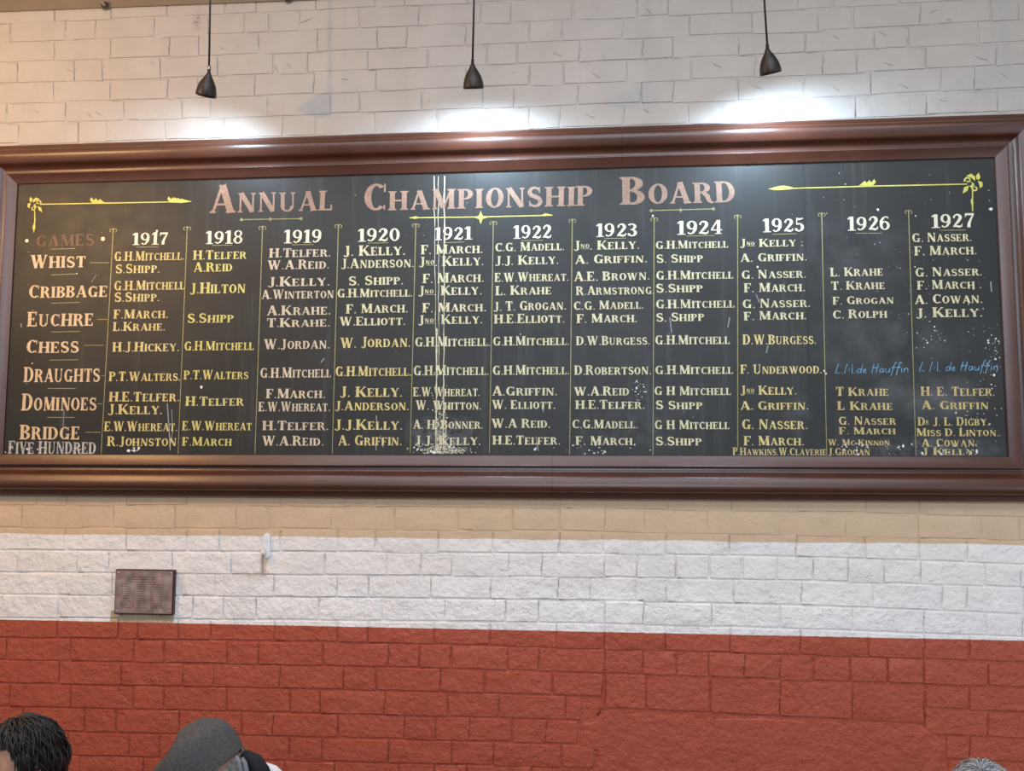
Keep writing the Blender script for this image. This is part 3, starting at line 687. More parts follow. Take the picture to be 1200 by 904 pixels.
pl += flower(1139,215,1.15,1) + ribbon([T(800,1019,668),T(800,1019,700),T(800,1019,743)], [1.4,1.6,1.6]) + [[T(800,1012,705),T(800,1019,695),T(800,1022,715),T(800,1018,735)]]
pxpoly('ornament', pl, 'orn')
def dia(x,y,a,b): return [[(x-a,y),(x-a*.25,y-b*.25),(x,y-b),(x+a*.25,y-b*.25),(x+a,y),(x+a*.25,y+b*.25),(x,y+b),(x-a*.25,y+b*.25)]]
def disc(x,y,r): return [[(x+r*math.cos(k*.785), y+r*math.sin(k*.785)) for k in range(8)]]
pxpoly('ornament', ribbon([T(0,850,772.5),T(0,1058,769)],1.0)+disc(*T(0,849,772.5),1.9)+disc(*T(0,1058,769),1.9)+dia(*T(0,950,771),3.5,3.2), 'rule')
pl = ribbon([T(400,240,766),T(400,490,763),T(400,742,757)],1.3)+dia(*T(400,490,764.5),8.5,8)+[[T(400,238,766),T(400,262,760),T(400,275,767),T(400,258,770)],[T(400,700,757),T(400,718,750),T(400,745,757),T(400,710,761)]]
pxpoly('ornament', pl, 'orn')
(ax,ay),(bx,by),(mx,my) = Z_(9,14,212), Z_(9,344,203), Z_(9,170,210)
pxpoly('ornament', ribbon([(ax,ay),(bx,by)],1.0)+disc(ax,ay,1.9)+disc(bx,by,1.9)+dia(mx,my,3.5,3), 'rule')
# blue chalk signatures
HW = {'L':(.62,[[(.30,1),(.12,.05),(.55,.08)]]),'M':(.85,[[(.08,0),(.22,1),(.42,.25),(.66,.95),(.74,0)]]),'.':(.2,[[(.06,.04),(.12,.0)]]),
 'd':(.52,[[(.40,.42),(.2,.45),(.08,.2),(.2,.02),(.38,.15),(.48,.9),(.44,.03)]]),'e':(.46,[[(.08,.22),(.34,.3),(.26,.46),(.1,.3),(.14,.05),(.38,.08)]]),
 'H':(.66,[[(.2,.95),(.1,0)],[(.55,.95),(.46,0)],[(.04,.5),(.64,.58)]]),'a':(.5,[[(.38,.42),(.18,.45),(.07,.18),(.2,.02),(.36,.2),(.4,.42),(.42,.04)]]),
 'u':(.52,[[(.1,.45),(.1,.1),(.24,.02),(.4,.2),(.42,.46),(.44,.03)]]),'f':(.42,[[(.46,1.0),(.32,1.05),(.2,.5),(.10,-.32)],[(.06,.52),(.42,.56)]]),
 'i':(.24,[[(.1,.45),(.12,.04)],[(.12,.66),(.14,.70)]]),'n':(.5,[[(.08,.45),(.08,.02)],[(.09,.3),(.26,.48),(.38,.36),(.4,.02)]]),' ':(.28,[])}
def chalk(text, x0, x1, yb, yt):
    x = 0; strokes = []
    for ch in text:
        w, st = HW[ch]
        strokes += [[(x+a,b) for a,b in s] for s in st]; x += w
    pl = []
    for s in strokes:
        pl += ribbon([(x0+(x1-x0)*a/x+(b*1.5), yb+(yt-yb)*b - (a/x-.5)*1.5) for a,b in s], 1.0)
    pxpoly('lettering', pl, 'chalk')
chalk('L.M.de Hauffin', 977,1065,437.5,426); chalk('L M. de Hauffin', 1075.5,1170,435,423.5)
# wear: drips, chips
drip = random.Random(5)
for x0, x1, w, y1 in ((508.5,512.5,0.9,525),(513.5,514.5,0.8,440),(521,519.5,1.4,526),(512,510.5,1.3,527)):
    y0 = 206.5 if (x0,y1) != (512,527) else 385
    n = 26; pts, ws = [], []
    for k in range(n):
        t = k/(n-1); pts.append((x0+(x1-x0)*t+drip.uniform(-.5,.5), y0+(y1-y0)*t)); ws.append(w*(0.55+drip.random()*0.75)*(1 if t < .3 else .75))
    pxline('paint_drip', pts, ws, 'drip')
for pts, w in (([(196,473),(198,500),(199.5,528)],1.6),([(201,480),(202.5,505),(200,520)],1.0),([(441,487),(442,503)],1.4),([(635,475),(637,483)],1.6),([(75,480),(74,500)],.9),
               ([(113,322),(107,331)],.9),([(380,420),(376,425)],1.6),([(785,372),(787,390)],1.5),([(855,372),(853,384)],1.6),([(900,405),(898,414)],1.6),([(886,345),(890,355)],1.3),
               ([(1161,330),(1162,342)],2.0),([(24.5,379),(25,384)],1.6),([(440,520),(441,528)],1.3),([(447,514),(449,525)],1.0),([(456,512),(458,522)],1.0),([(628,512),(631,529)],1.2)):
    pxline('scratch', pts, w*0.8, 'smudge')
chips = []
def chip(x, y, r):
    n = drip.randint(4,6); a0 = drip.random()*6
    chips.append([(x+r*drip.uniform(.5,1.1)*math.cos(a0+k*6.283/n), y+r*drip.uniform(.5,1.1)*math.sin(a0+k*6.283/n)) for k in range(n)])
def scatter(n, x0, x1, y0, y1, r0, r1, fx=None):
    for _ in range(n): chip(drip.uniform(x0,x1), drip.uniform(y0,y1), drip.uniform(r0,r1)*drip.random()+.22)
scatter(110, 30,1160,215,525,.1,.5); scatter(60, 960,1160,200,380,.1,.6)
scatter(60, 1130,1174,360,530,.2,1.4); scatter(35, 1152,1172,395,440,.3,1.8); scatter(24,1072,1110,382,408,.3,1.3); scatter(50,985,1150,520,533.5,.3,2.6)
scatter(26,742,757,445,470,.3,1.5); scatter(40,480,540,520,531,.4,2.6); scatter(24,615,770,520,531,.4,2.0); scatter(12,680,716,528,532,.8,3); scatter(14,150,165,524,530,.6,2.6)
scatter(20,5,110,522,531,.4,1.8); scatter(24,1040,1150,300,400,.3,1.2); scatter(10,1020,1130,520,533,1,3); scatter(20,1120,1160,480,530,.4,1.6)
for x,y,r in ((1029,246,2.2),(1161,245,3.0),(184,271,1.7),(1072,313,1.2),(1073,253,1.0),(888,313,1.6),(236,454,2),(966,435,1.6),(968,438,1.4),(38,426,1.2),(90,321,1.1),(610,392,1),(765,253,1.6)): chip(x,y,r)
# mottled dirt crust along the foot of the drips
o_ = None
pl = [[(lambda q:(q.x,q.z))(P(x,y,YI-0.0001)) for x,y in c] for c in chips]
tag(poly_obj('paint_chips', pl, 'chip'), kind='stuff')
crust = []
for _ in range(260):
    x = drip.gauss(519,14); y = 531.5-abs(drip.gauss(0,5.5)); r = drip.uniform(.3,1.3); n = 5
    crust.append([(lambda q:(q.x,q.z))(P(x+r*math.cos(k*1.257), min(532.5,y+r*.7*math.sin(k*1.257)), YI-0.0002)) for k in range(n)])
for x,s in ((512,2.2),(521,2.0),(517,3.0)):
    for _ in range(90):
        X_, Y_ = drip.gauss(x,s), 532-abs(drip.gauss(0,34)); r = drip.uniform(.25,.8)
        crust.append([(lambda q:(q.x,q.z))(P(X_+r*math.cos(k*1.257), Y_+r*1.3*math.sin(k*1.257), YI-0.0002)) for k in range(5)])
tag(poly_obj('drip_crust', crust, 'drip'), kind='stuff')

# ------------------------------------------------------------------ hanging spot lamps
M_LAMP = simple('dark_bronze_enamel', (0.030,0.021,0.018), 0.42, 0.3, var=0.15, bump=0.15, bscale=500)
M_ROD = simple('black_rod', (0.008,0.008,0.009), 0.4)
M_NUT = simple('brushed_collar', (0.35,0.30,0.26), 0.4, 0.8)
mb = NT('lamp_glow'); mb.b.inputs['Emission Color'].default_value = (0.86,0.93,1,1); mb.b.inputs['Emission Strength'].default_value = 25; M_BULB = mb.m
def pendant(top_px, head_px, d, swing, tilt, energy, label, nut=False):
    y = -d
    joint = P(*head_px, y)
    t = P(*top_px, y)
    root = empty('pendant_lamp', joint)
    tag(root, label, 'lamp', 'hanging spot lamps above the board')
    # the rod runs on to the ceiling
    k = (3.9-joint.z)/(t.z-joint.z); topw = joint + (t-joint)*k
    bm = bmesh.new(); tube(bm, [topw, joint+(t-joint)*0.5*k, joint+Vector((0,0,0.012))], 0.0037, 10); o = from_bm('rod', bm, M_ROD, smooth=True); attach(o, root)
    bm = bmesh.new(); lathe(bm, [(0.0,0.0),(0.035,0.0),(0.035,-0.015),(0.012,-0.03),(0.0,-0.03)], 20, Matrix.Translation(topw)); o = from_bm('ceiling_rose', bm, M_ROD, smooth=True); attach(o, root)
    # swivel
    bm = bmesh.new(); lathe(bm, [(0.0,0.020),(0.0048,0.020),(0.0058,0.017),(0.0058,0.004),(0.0075,0.000),(0.0075,-0.010),(0.0,-0.012)], 14, Matrix.Translation(joint)); o = from_bm('swivel', bm, M_LAMP, smooth=True); attach(o, root)
    if nut:
        bm = bmesh.new(); lathe(bm, [(0.0,0.027),(0.006,0.027),(0.0066,0.024),(0.0066,0.017),(0.006,0.014)], 14, Matrix.Translation(joint)); n = from_bm('collar', bm, M_NUT, smooth=True); attach(n, root)
    # axis of the shade: down, tipped to the wall by tilt, swung sideways by swing
    ax = Vector((math.sin(swing)*math.cos(tilt), math.sin(tilt), -math.cos(swing)*math.cos(tilt))).normalized()
    q = Vector((0,0,-1)).rotation_difference(ax).to_matrix().to_4x4()
    M = Matrix.Translation(joint + Vector((0,0,-0.004))) @ q
    prof = [(0.0,0.006),(0.0070,0.005),(0.0095,-0.001),(0.0125,-0.007),(0.0185,-0.016),(0.0250,-0.027),(0.0305,-0.039),(0.0345,-0.053),(0.0368,-0.067),(0.0374,-0.078),
            (0.0362,-0.078),(0.0352,-0.067),(0.0328,-0.053),(0.0286,-0.040),(0.020,-0.030),(0.0,-0.026)]
    bm = bmesh.new(); lathe(bm, prof, 32, M); o = from_bm('shade', bm, M_LAMP, smooth=True); attach(o, root)
    bm = bmesh.new(); lathe(bm, [(0.0,-0.066),(0.015,-0.065),(0.023,-0.060),(0.025,-0.056),(0.018,-0.044),(0.0,-0.038)], 24, M); b = from_bm('bulb', bm, M_BULB, smooth=True); attach(b, root)
    bm = bmesh.new(); tube(bm, [M @ Vector((-0.009,0,-0.006)), M @ Vector((0.009,0,-0.006))], 0.0028, 8); p_ = from_bm('pivot_pin', bm, M_LAMP, smooth=True); attach(p_, root)
    pos = M @ Vector((0,0,-0.0765))
    l = light('spot_lamp_light', 'SPOT', pos, energy, (0.56,0.77,1.0), 0.018, aim=pos+ax)
    l.data.spot_size = math.radians(172); l.data.spot_blend = 0.75
    l.parent = root; l.location = pos - joint
R_ = math.radians
pendant((246.3,0),(244.8,86),0.31,R_(-19),R_(24),11.0,'black pendant spot lamp on a rod, leftmost of three, shade tipped left', True)
pendant((555.5,0),(553.8,76),0.31,R_(0),R_(24),27.0,'black pendant spot lamp on a rod, middle of three, hanging straight')
pendant((895.6,0),(899.3,58),0.31,R_(13),R_(24),27.0,'black pendant spot lamp on a rod, rightmost of three, shade tipped right')

# ------------------------------------------------------------------ plaque
YQ = -0.026
a, b, c_, d_ = P(135.5,668,YQ), P(204,668,YQ), P(202.5,720.5,YQ), P(133,720.5,YQ)
x0, x1, z1, z0 = (a.x+d_.x)/2, (b.x+c_.x)/2, (a.z+b.z)/2, (c_.z+d_.z)/2
plaque = empty('wall_plaque', ((x0+x1)/2, -0.006, z0))
tag(plaque, 'small tarnished copper plaque on a dark wooden backing below the board', 'plaque')
def rbox(bm, a, b, r=0.002):
    tmp = bmesh.new(); box(tmp, a, b); bmesh.ops.bevel(tmp, geom=list(tmp.edges), offset=r, segments=2, affect='EDGES')
    me = bpy.data.meshes.new('t'); tmp.to_mesh(me); tmp.free(); bm.from_mesh(me); bpy.data.meshes.remove(me)
bm = bmesh.new(); rbox(bm, (x0,YQ+0.001,z0), (x1,-0.005,z1)); attach(from_bm('wood_backing', bm, simple('dark_stained_wood', (0.055,0.018,0.012), 0.4, var=0.3, vscale=30)), plaque)
def plate_material():
    m = NT('tarnished_copper'); p = m.pos(); m.b.inputs['Metallic'].default_value = 0.35
    mp = m.n('ShaderNodeMapping'); mp.inputs['Scale'].default_value = (1,1,0.35); m.l(p, mp.inputs[0])
    c = m.mix(m.ramp(m.noise(p, 28, 4), 0.35, 0.65), (0.24,0.17,0.15), (0.50,0.36,0.32))
    c = m.mix(m.ramp(m.noise(mp.outputs[0], 45, 3), 0.5, 0.7), c, (0.40,0.19,0.20))
    c = m.mix(m.math('MULTIPLY', m.ramp(m.noise(mp.outputs[0], 33, 2), 0.55, 0.7), 0.6), c, (0.22,0.25,0.24))
    m.l(c, m.b.inputs['Base Color']); m.val(m.b.inputs['Roughness'], m.math('ADD', 0.24, m.math('MULTIPLY', m.noise(p, 30, 3), 0.2)))
    m.l(m.bump(m.noise(p, 25, 2), 0.12, 0.003), m.b.inputs['Normal']); return m.m
bm = bmesh.new(); rbox(bm, (x0+0.004,YQ-0.0015,z0+0.004), (x1-0.004,YQ+0.002,z1-0.004), 0.0006); pl_ = from_bm('metal_plate', bm, plate_material()); attach(pl_, plaque)
M_EDGE = simple('bright_copper_edge', (0.62,0.46,0.40), 0.3, 0.9); M_ENG = simple('engraving', (0.05,0.03,0.03), 0.7)
bm = bmesh.new()
X0, X1, Z0, Z1 = x0+0.005, x1-0.005, z0+0.005, z1-0.005; e_ = 0.0022
for A_, B_ in (((X0,Z0),(X0+e_,Z1)),((X1-e_,Z0),(X1,Z1)),((X0,Z1-e_),(X1,Z1)),((X0,Z0),(X1,Z0+e_))): box(bm, (A_[0],YQ-0.0022,A_[1]), (B_[0],YQ-0.001,B_[1]))
attach(from_bm('plate_border', bm, M_EDGE), plaque)
for xx in (x0+0.013, x1-0.013):
    for zz in (z0+0.013, z1-0.013):
        bm = bmesh.new(); lathe(bm, [(0.0,0.003),(0.0025,0.0028),(0.0042,0.0015),(0.0045,0.0)], 12, Matrix.Translation((xx,YQ-0.0015,zz)) @ Matrix.Rotation(R_(90),4,'X')); o = from_bm('screw', bm, M_EDGE, smooth=True); attach(o, plaque)
        bm = bmesh.new(); box(bm, (xx-0.003,YQ-0.0049,zz-0.0005), (xx+0.003,YQ-0.0043,zz+0.0005)); o2 = from_bm('slot', bm, M_ENG); o2.parent = o; o2.location = -Vector(plaque.location)
er = random.Random(9); bm = bmesh.new(); zz = z1-0.030; k = 0      # engraved lines too small to read
def dash(x, z, w, h): box(bm, (x,YQ-0.00175,z), (x+w,YQ-0.0014,z+h))
for row_ in range(14):
    if row_ < 3: spans = [(0.28,0.72)]
    else: spans = [(0.10,0.28),(0.38,0.55),(0.62,0.85)]
    for s0, s1 in spans:
        x = x0+(x1-x0)*s0
        while x < x0+(x1-x0)*(s1-er.random()*.05):
            w = er.uniform(0.002,0.006); dash(x, zz, w, 0.0026 if row_ < 3 else 0.0018); x += w+0.0015
    zz -= 0.0088
attach(from_bm('engraved_text', bm, M_ENG), plaque)

# ------------------------------------------------------------------ white adhesive hook
M_HOOK = simple('white_plastic', (0.80,0.82,0.84), 0.3); M_HOOKD = simple('plastic_slit', (0.45,0.47,0.46), 0.5); M_HB = simple('yellowed_plastic', (0.66,0.63,0.52), 0.4)
c = P(313, 640, -0.006); hk = empty('adhesive_hook', (c.x, -0.006, c.z-0.048))
tag(hk, 'small white plastic adhesive hook stuck to the white brick band', 'hook')
def capsule(bm, cx, cz, w, h, y0, y1, n=8, r2=0.8):
    out = []
    for k in range(n+1): a_ = math.pi*k/n; out.append((cx+w*math.cos(a_), cz+h-w+w*math.sin(a_)))
    for k in range(n+1): a_ = math.pi+math.pi*k/n; out.append((cx+w*math.cos(a_), cz-h+w+w*math.sin(a_)))
    m = len(out); rings = []
    for y, s in ((y0,1.0),(y1+0.003,1.0),(y1+0.001,0.95),(y1,r2)):
        rings.append([bm.verts.new((cx+(x-cx)*s, y, cz+(z-cz)*(1-(1-s)*w/h))) for x, z in out])
    for q in range(3):
        for k in range(m): bm.faces.new((rings[q][k], rings[q][(k+1)%m], rings[q+1][(k+1)%m], rings[q+1][k]))
    bm.faces.new(rings[-1]); bm.faces.new(rings[0][::-1])
bm = bmesh.new(); capsule(bm, c.x, c.z, 0.0145, 0.048, -0.005, -0.016); attach(from_bm('base_plate', bm, M_HOOK, smooth=False), hk)
bm = bmesh.new(); z = c.z-0.020; tube(bm, [(c.x-0.004,-0.014,z+0.012),(c.x-0.0045,-0.020,z-0.006),(c.x-0.005,-0.030,z-0.014),(c.x-0.005,-0.037,z-0.008),(c.x-0.005,-0.039,z+0.006)], [0.006,0.0065,0.0065,0.006,0.005], 10); attach(from_bm('hook_arm', bm, M_HB, smooth=True), hk)
bm = bmesh.new(); box(bm, (c.x-0.006,-0.0166,c.z+0.018), (c.x+0.006,-0.0155,c.z+0.020)); attach(from_bm('slit', bm, M_HOOKD), hk)
bm = bmesh.new(); box(bm, (c.x-0.009,-0.0075,c.z-0.066), (c.x+0.001,-0.0045,c.z-0.046)); attach(from_bm('adhesive_tab', bm, simple('old_adhesive', (0.62,0.55,0.42), 0.6)), hk)

# ------------------------------------------------------------------ people (heads in front of the wall)
M_SKIN = simple('skin', (0.50,0.26,0.16), 0.5, var=0.10, vscale=60)
M_SKIN2 = simple('skin_ruddy', (0.56,0.30,0.21), 0.5, var=0.10, vscale=60)
def body_mesh(name, head, face, lean, sk, shirt, trousers, hs=1.0, bdir=None):
    """seated figure: skinned skeleton for trunk, limbs and fingers, plus a shaped head; head = skull centre, face = unit direction looked at"""
    f2 = Vector((face.x, face.y, 0)).normalized() if bdir is None else Vector(bdir).normalized(); s2 = Vector((-f2.y, f2.x, 0))
    hip = Vector((head.x, head.y, 0.50)) - f2*lean
    neck = head - Vector((0,0,0.135)) - f2*0.035
    chest = hip.lerp(neck, 0.62) - f2*0.02; waist = hip.lerp(neck, 0.30) - f2*0.01
    V, E_, Rr = [], [], []
    def add(p, r, pr=None):
        V.append(Vector(p)); Rr.append(r if isinstance(r, tuple) else (r, r)); i = len(V)-1
        if pr is not None: E_.append((pr, i))
        return i
    h = add(hip, (0.16,0.12)); w = add(waist, (0.145,0.105), h); ch = add(chest, (0.16,0.11), w); nb = add(neck - Vector((0,0,0.05)), 0.075, ch); nk = add(neck, 0.056, nb); add(head - Vector((0,0,0.05)), 0.06, nk)
    for sg in (-1, 1):
        s = s2*sg
        sh = add(chest + s*0.165 + Vector((0,0,0.085)), 0.062, ch); el = add(chest + s*0.215 + f2*0.06 - Vector((0,0,0.20)), 0.044, sh)
        wr = add(hip + s*0.13 + f2*0.27 + Vector((0,0,0.145)), 0.028, el); pm = add(V[wr] + f2*0.07 - s*0.02 - Vector((0,0,0.012)), (0.034,0.018), wr)
        for k in range(4):
            a1 = add(V[pm] + f2*0.035 + s*(0.024-0.016*k) , 0.009, pm); a2 = add(V[a1] + f2*(0.034-0.004*abs(k-1.5)) - Vector((0,0,0.008)), 0.0085, a1); add(V[a2] + f2*0.018 - Vector((0,0,0.020)), 0.007, a2)
        t1 = add(V[wr] + f2*0.035 - s*0.045, 0.011, wr); add(V[t1] + f2*0.035 - s*0.012, 0.009, t1)
        lg = add(hip + s*0.095 + f2*0.06, 0.092, h); kn = add(hip + s*0.13 + f2*0.45 + Vector((0,0,0.02)), 0.062, lg); an = add(Vector((V[kn].x, V[kn].y, 0.10)) - f2*0.03, 0.042, kn)
        he = add(Vector((V[an].x, V[an].y, 0.045)) , 0.042, an); add(V[he] + f2*0.15 - Vector((0,0,0.008)), (0.042,0.030), he)
    me = bpy.data.meshes.new('sk'); me.from_pydata([tuple(v) for v in V], E_, []); o = bpy.data.objects.new('sk', me); COL.objects.link(o)
    sm = o.modifiers.new('s', 'SKIN'); sm.use_smooth_shade = True
    for i, sv in enumerate(me.skin_vertices[0].data): sv.radius = Rr[i]; sv.use_root = (i == 0)
    sub = o.modifiers.new('d', 'SUBSURF'); sub.levels = 1
    bpy.context.view_layer.update()
    dg = bpy.context.evaluated_depsgraph_get(); ev = bpy.data.meshes.new_from_object(o.evaluated_get(dg))
    bpy.data.objects.remove(o); bpy.data.meshes.remove(me)
    bm = bmesh.new(); bm.from_mesh(ev); bpy.data.meshes.remove(ev)
    for fc in bm.faces:
        cc = fc.calc_center_median(); fd = (cc-hip).dot(f2)
        fc.material_index = 0 if (cc.z > neck.z-0.03 and (cc-neck).length < 0.2) else (2 if cc.z < hip.z+0.06 and cc.z < 0.60 and not (0.22 < fd < 0.42 and cc.z > 0.58) else 1)
        if fd > 0.27 and cc.z > hip.z+0.10 and cc.z < hip.z+0.22: fc.material_index = 0
    # head: local x = face direction, z = up along the tilted skull
    fx = face.normalized(); sy = Vector((0,0,1)).cross(fx).normalized(); uz = fx.cross(sy)
    Hm = Matrix(((fx.x,sy.x,uz.x,head.x),(fx.y,sy.y,uz.y,head.y),(fx.z,sy.z,uz.z,head.z),(0,0,0,1)))
    nu, nv = 36, 26; grid = []
    for j in range(nv+1):
        th = math.pi*j/nv; ring = []
        for i in range(nu):
            ph = 2*math.pi*i/nu; x, y, z = math.cos(ph)*math.sin(th), math.sin(ph)*math.sin(th), math.cos(th)
            X, Y, Zz = x*0.098, y*0.076, z*0.118
            if z < 0: Y *= 1-0.30*(-z); X *= 1-0.12*(-z) if x > 0 else 1-0.38*(-z)
            if x > 0:
                X -= 0.008*max(0, 1-abs(y)*1.6)*max(0, z)                                   # forehead
                X += 0.024*math.exp(-(y/0.13)**2)*math.exp(-((z+0.22)/0.13)**2)              # nose
                X -= 0.010*(math.exp(-((abs(y)-0.38)/0.14)**2))*math.exp(-((z-0.02)/0.11)**2) # sockets
                X += 0.006*math.exp(-(y/0.30)**2)*math.exp(-((z+0.52)/0.05)**2)+0.006*math.exp(-(y/0.30)**2)*math.exp(-((z+0.62)/0.05)**2)  # lips
                X += 0.010*math.exp(-(y/0.35)**2)*math.exp(-((z+0.88)/0.12)**2)              # chin
            ring.append(bm.verts.new(Hm @ (Vector((X,Y,Zz))*hs)))
        grid.append(ring)
    for j in range(nv):
        for i in range(nu):
            k = (i+1) % nu; f_ = bm.faces.new((grid[j][i], grid[j+1][i], grid[j+1][k], grid[j][k])); f_.material_index = 0; f_.smooth = True
    for sg in (-1, 1):      # ears
        for (dx, dz, rx, ry, rz) in ((-0.006,-0.002,0.019,0.009,0.031),(-0.004,-0.026,0.011,0.007,0.012)):
            rr = []
            for j in range(9):
                th = math.pi*j/8; rr.append([bm.verts.new(Hm @ (Vector((dx+rx*math.sin(th)*math.cos(2*math.pi*i/12), sg*0.078+ry*math.sin(th)*math.sin(2*math.pi*i/12), dz+rz*math.cos(th)))*hs)) for i in range(12)])
            for j in range(8):
                for i in range(12): f_ = bm.faces.new((rr[j][i], rr[j+1][i], rr[j+1][(i+1)%12], rr[j][(i+1)%12])); f_.smooth = True
    bmesh.ops.remove_doubles(bm, verts=bm.verts, dist=1e-5)
    o = from_bm(name, bm, None, None, True)
    for m in (sk, shirt, trousers): o.data.materials.append(m)
    M_EYE = simple('eye', (0.75,0.73,0.70), 0.2); M_IRIS = simple('iris', (0.03,0.02,0.015), 0.2)
    for sg in (-1, 1):
        bm = bmesh.new(); bmesh.ops.create_uvsphere(bm, u_segments=12, v_segments=8, radius=0.011); bmesh.ops.translate(bm, verts=bm.verts, vec=Hm @ (Vector((0.080,sg*0.031,0.003))*hs)); from_bm('eye', bm, M_EYE, o, True)
        bm = bmesh.new(); bmesh.ops.create_uvsphere(bm, u_segments=10, v_segments=6, radius=0.0055); bmesh.ops.translate(bm, verts=bm.verts, vec=Hm @ (Vector((0.0868,sg*0.031,0.003))*hs)); from_bm('iris', bm, M_IRIS, o, True)
    return o, Hm
def hair(parent, Hm, mat, crown, length, n, rough, front, seed, hs=1.0, thick=0.0016, low=-0.35, top=9.0, hl=0.62):
    """shell over the skull plus locks combed away from the crown"""
    rd = random.Random(seed); bm = bmesh.new()
    ax = Vector(crown).normalized(); t1 = ax.orthogonal().normalized(); t2 = ax.cross(t1)
    R0 = Vector((0.098,0.076,0.118))
    def surf(d, off):
        z = d.z; X, Y, Zz = d.x*R0.x, d.y*R0.y, d.z*R0.z
        return Vector((X,Y,Zz))*hs + d*off
    def inside(d):       # where hair grows: not the face, not below the nape line
        return d.z < top and not (d.x > front and d.z < hl - 0.1*abs(d.y)) and d.z > low - (0.3 if d.x < -0.2 else 0)
    # shell
    nu, nv = 60, 34; vs = {}
    for j in range(nv+1):
        for i in range(nu):
            th = math.pi*0.80*j/nv; ph = 2*math.pi*i/nu
            d = (ax*math.cos(th) + (t1*math.cos(ph)+t2*math.sin(ph))*math.sin(th)).normalized()
            off = 0.0105 + 0.005*noise.noise(Vector((math.cos(ph)*5, math.sin(ph)*5, th*2.0+seed))) + rough*noise.noise(d*9+Vector((seed,0,0)))
            vs[i,j] = (d, bm.verts.new(Hm @ surf(d, off)))
    for j in range(nv):
        for i in range(nu):
            q = [vs[i,j],vs[i,j+1],vs[(i+1)%nu,j+1],vs[(i+1)%nu,j]]
            if all(inside(a[0]) for a in q): bm.faces.new([a[1] for a in q])
    # locks
    for k in range(n):
        ph = rd.uniform(0,2*math.pi); th0 = abs(rd.gauss(0,0.75)) if rd.random() < .6 else rd.uniform(0,2.0); pts = []; tw = rd.uniform(-.35,.35)
        lift = rd.uniform(0.004,0.010+rough)
        for q in range(5):
            th = th0 + length*q/4; p2 = ph + tw*q/4
            d = (ax*math.cos(th) + (t1*math.cos(p2)+t2*math.sin(p2))*math.sin(th)).normalized()
            if not inside(d) and q > 1: break
            pts.append(Hm @ surf(d, 0.010+lift*math.sin(math.pi*min(1,(q+1)/5.0))+rd.uniform(0,.0012)))
        if len(pts) >= 3: tube(bm, pts, [thick*(1.0 if a < len(pts)-1 else .25)*(0.4 if a == 0 else 1) for a in range(len(pts))], 4, False)
    bmesh.ops.delete(bm, geom=[v for v in bm.verts if not v.link_faces], context='VERTS')
    return from_bm('hair', bm, mat, parent, True)
def hair_mat(name, a, b, rough=0.38):
    m = NT(name); p = m.pos(); m.l(m.mix(m.ramp(m.noise(p, 140, 3), 0.35, 0.65), a, b), m.b.inputs['Base Color']); m.b.inputs['Roughness'].default_value = rough
    return m.m
# dark haired person, lower left, looking left and down
hd = P(29, 897, -0.90)
man, Hm = body_mesh('person', hd, Vector((-0.62,-0.74,-0.26)).normalized(), 0.10, M_SKIN, simple('navy_shirt', (0.03,0.04,0.07), 0.8), simple('dark_trousers', (0.03,0.03,0.035), 0.8), hs=0.97, bdir=(-0.8,-0.6,0))
tag(man, 'person with short black hair, head at the lower left corner, facing left', 'person')
hair(man, Hm, hair_mat('black_hair', (0.005,0.0045,0.0045), (0.020,0.016,0.014), 0.45), (-0.05,-0.10,1.0), 0.62, 760, 0.008, 0.42, 3, hs=0.97, thick=0.0022, hl=0.70)
# person in the grey flat cap, bent forward to the left
hd = P(242, 911, -1.25)
fdir = Vector((-0.82,-0.20,-0.52)).normalized()
cap_man, Hm = body_mesh('person', hd, fdir, 0.16, M_SKIN2, simple('white_shirt', (0.70,0.69,0.66), 0.85), simple('grey_trousers', (0.06,0.06,0.065), 0.8), hs=0.9, bdir=(-0.55,-0.83,0))
tag(cap_man, 'person in a grey tweed flat cap and black collar, head bent to the left', 'person')
hair(cap_man, Hm, hair_mat('grey_brown_hair', (0.10,0.09,0.08), (0.24,0.22,0.20), 0.5), (-0.1,0,1), 0.4, 160, 0.002, -0.45, 8, hs=0.9, low=-0.3, top=0.1)
def tweed():
    m = NT('grey_tweed'); p = m.pos()
    c = m.mix(m.ramp(m.noise(p, 420, 3), 0.35, 0.65), (0.040,0.037,0.033), (0.125,0.115,0.103))
    c = m.mix(m.math('MULTIPLY', m.ramp(m.noise(p, 12, 3), 0.4, 0.65), 0.5), c, (0.075,0.078,0.090))
    m.l(c, m.b.inputs['Base Color']); m.b.inputs['Roughness'].default_value = 0.9; m.b.inputs['Specular IOR Level'].default_value = 0.15
    m.l(m.bump(m.noise(p, 500, 2), 0.4, 0.001), m.b.inputs['Normal']); return m.m
M_TWEED = tweed()
Hm = Hm @ Matrix.Scale(0.90, 4)
bm = bmesh.new(); nu, nv = 48, 20; rings = []
for j in range(nv+1):
    t = j/nv; ring = []
    for i in range(nu):
        ph = 2*math.pi*i/nu; cx, sy_ = math.cos(ph), math.sin(ph)
        fr = max(0, cx)
        # rim at the brow, bulging out, closing over the crown; long and low to the front
        rx = (0.128 if cx > 0 else 0.112)*math.cos(t*math.pi/2)**0.55*(1+0.05*math.sin(t*math.pi)); ry = 0.098*math.cos(t*math.pi/2)**0.55*(1+0.06*math.sin(t*math.pi))
        x = cx*rx - 0.004; y = sy_*ry
        z = 0.022 + 0.118*math.sin(t*math.pi/2)**0.85 - 0.030*fr*t*1.1 - 0.012*fr
        n_ = 0.011*noise.noise(Vector((x*13,y*13,z*13+3))) + 0.003*noise.noise(Vector((x*40,y*40,z*40)))
        z += n_; y *= 1+n_*3
        ring.append(bm.verts.new(Hm @ Vector((x,y,z))))
    rings.append(ring)
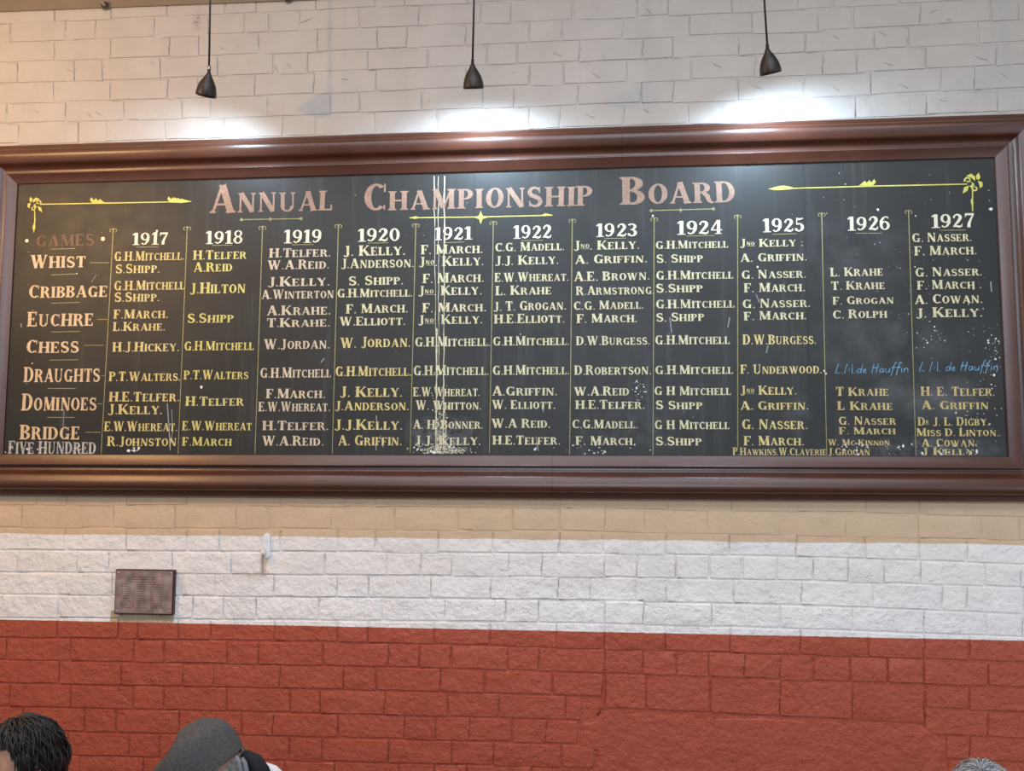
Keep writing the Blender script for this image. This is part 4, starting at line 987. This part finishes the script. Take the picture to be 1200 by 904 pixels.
for j in range(nv):
    for i in range(nu): bm.faces.new((rings[j][i],rings[j][(i+1)%nu],rings[j+1][(i+1)%nu],rings[j+1][i]))
bmesh.ops.remove_doubles(bm, verts=bm.verts, dist=1e-5)
fc = from_bm('flat_cap', bm, M_TWEED, cap_man, True); fc['label'] = 'grey tweed flat cap'
bm = bmesh.new(); outer, inner, low_ = [], [], []
for i in range(17):
    a_ = math.radians(-62+124*i/16); outer.append(bm.verts.new(Hm @ Vector((0.098*math.cos(a_)+0.058*math.cos(a_)**1.2, 0.092*math.sin(a_), 0.012-0.018*math.cos(a_)**2))))
    inner.append(bm.verts.new(Hm @ Vector((0.100*math.cos(a_), 0.086*math.sin(a_), 0.030)))); low_.append(bm.verts.new(Hm @ Vector((0.098*math.cos(a_), 0.084*math.sin(a_), 0.016))))
for i in range(16): bm.faces.new((inner[i],inner[i+1],outer[i+1],outer[i])); bm.faces.new((low_[i],outer[i],outer[i+1],low_[i+1])); bm.faces.new((inner[i],low_[i],low_[i+1],inner[i+1]))
v = from_bm('visor', bm, M_TWEED, fc, True)
# black hood / collar bunched behind the neck, grey edging, white shirt shoulder below it
M_BLACK = simple('black_cloth', (0.006,0.006,0.007), 0.85); M_GREY = simple('grey_edging', (0.17,0.18,0.20), 0.7, var=0.2)
bm = bmesh.new()
tube(bm, [P(281,912,-1.230),P(283,895,-1.230),P(289,889,-1.240),P(297,893,-1.250),P(305,905,-1.250),P(310,920,-1.230),P(312,945,-1.190)], [0.012,0.016,0.019,0.021,0.022,0.022,0.018], 14)
col_ = from_bm('collar', bm, M_BLACK, cap_man, True); col_['label'] = 'black collar behind the neck'
for (q, xx) in ((0,(277,280,283)),(1,(284,287,289))):
    bm = bmesh.new(); tube(bm, [P(xx[0],887+q*2,-1.295),P(xx[1],893+q*2,-1.300),P(xx[2],905,-1.300),P(xx[2]+2,925,-1.295)], [0.004,0.0055,0.006,0.006], 10); from_bm('collar_edging', bm, M_GREY, cap_man, True)
bm = bmesh.new(); tube(bm, [P(296,898,-1.190),P(306,898.5,-1.200),P(316,905,-1.190),P(328,922,-1.190),P(336,950,-1.170)], [0.008,0.012,0.02,0.03,0.03], 12)
from_bm('shirt_shoulder', bm, simple('off_white_cotton', (0.72,0.71,0.68), 0.85), cap_man, True)
# grey haired person, lower right
hd = P(1155, 963, -1.10)
gm, Hm = body_mesh('person', hd, Vector((0.25,0.95,-0.10)).normalized(), 0.06, M_SKIN2, simple('blue_shirt', (0.10,0.14,0.22), 0.85), simple('brown_trousers', (0.07,0.05,0.04), 0.8))
tag(gm, 'person with short grey hair, only the crown showing at the lower right', 'person')
hair(gm, Hm, hair_mat('grey_hair', (0.20,0.20,0.20), (0.46,0.46,0.46), 0.5), (-0.45,0.1,1.0), 0.6, 520, 0.002, 0.55, 5, thick=0.0013)
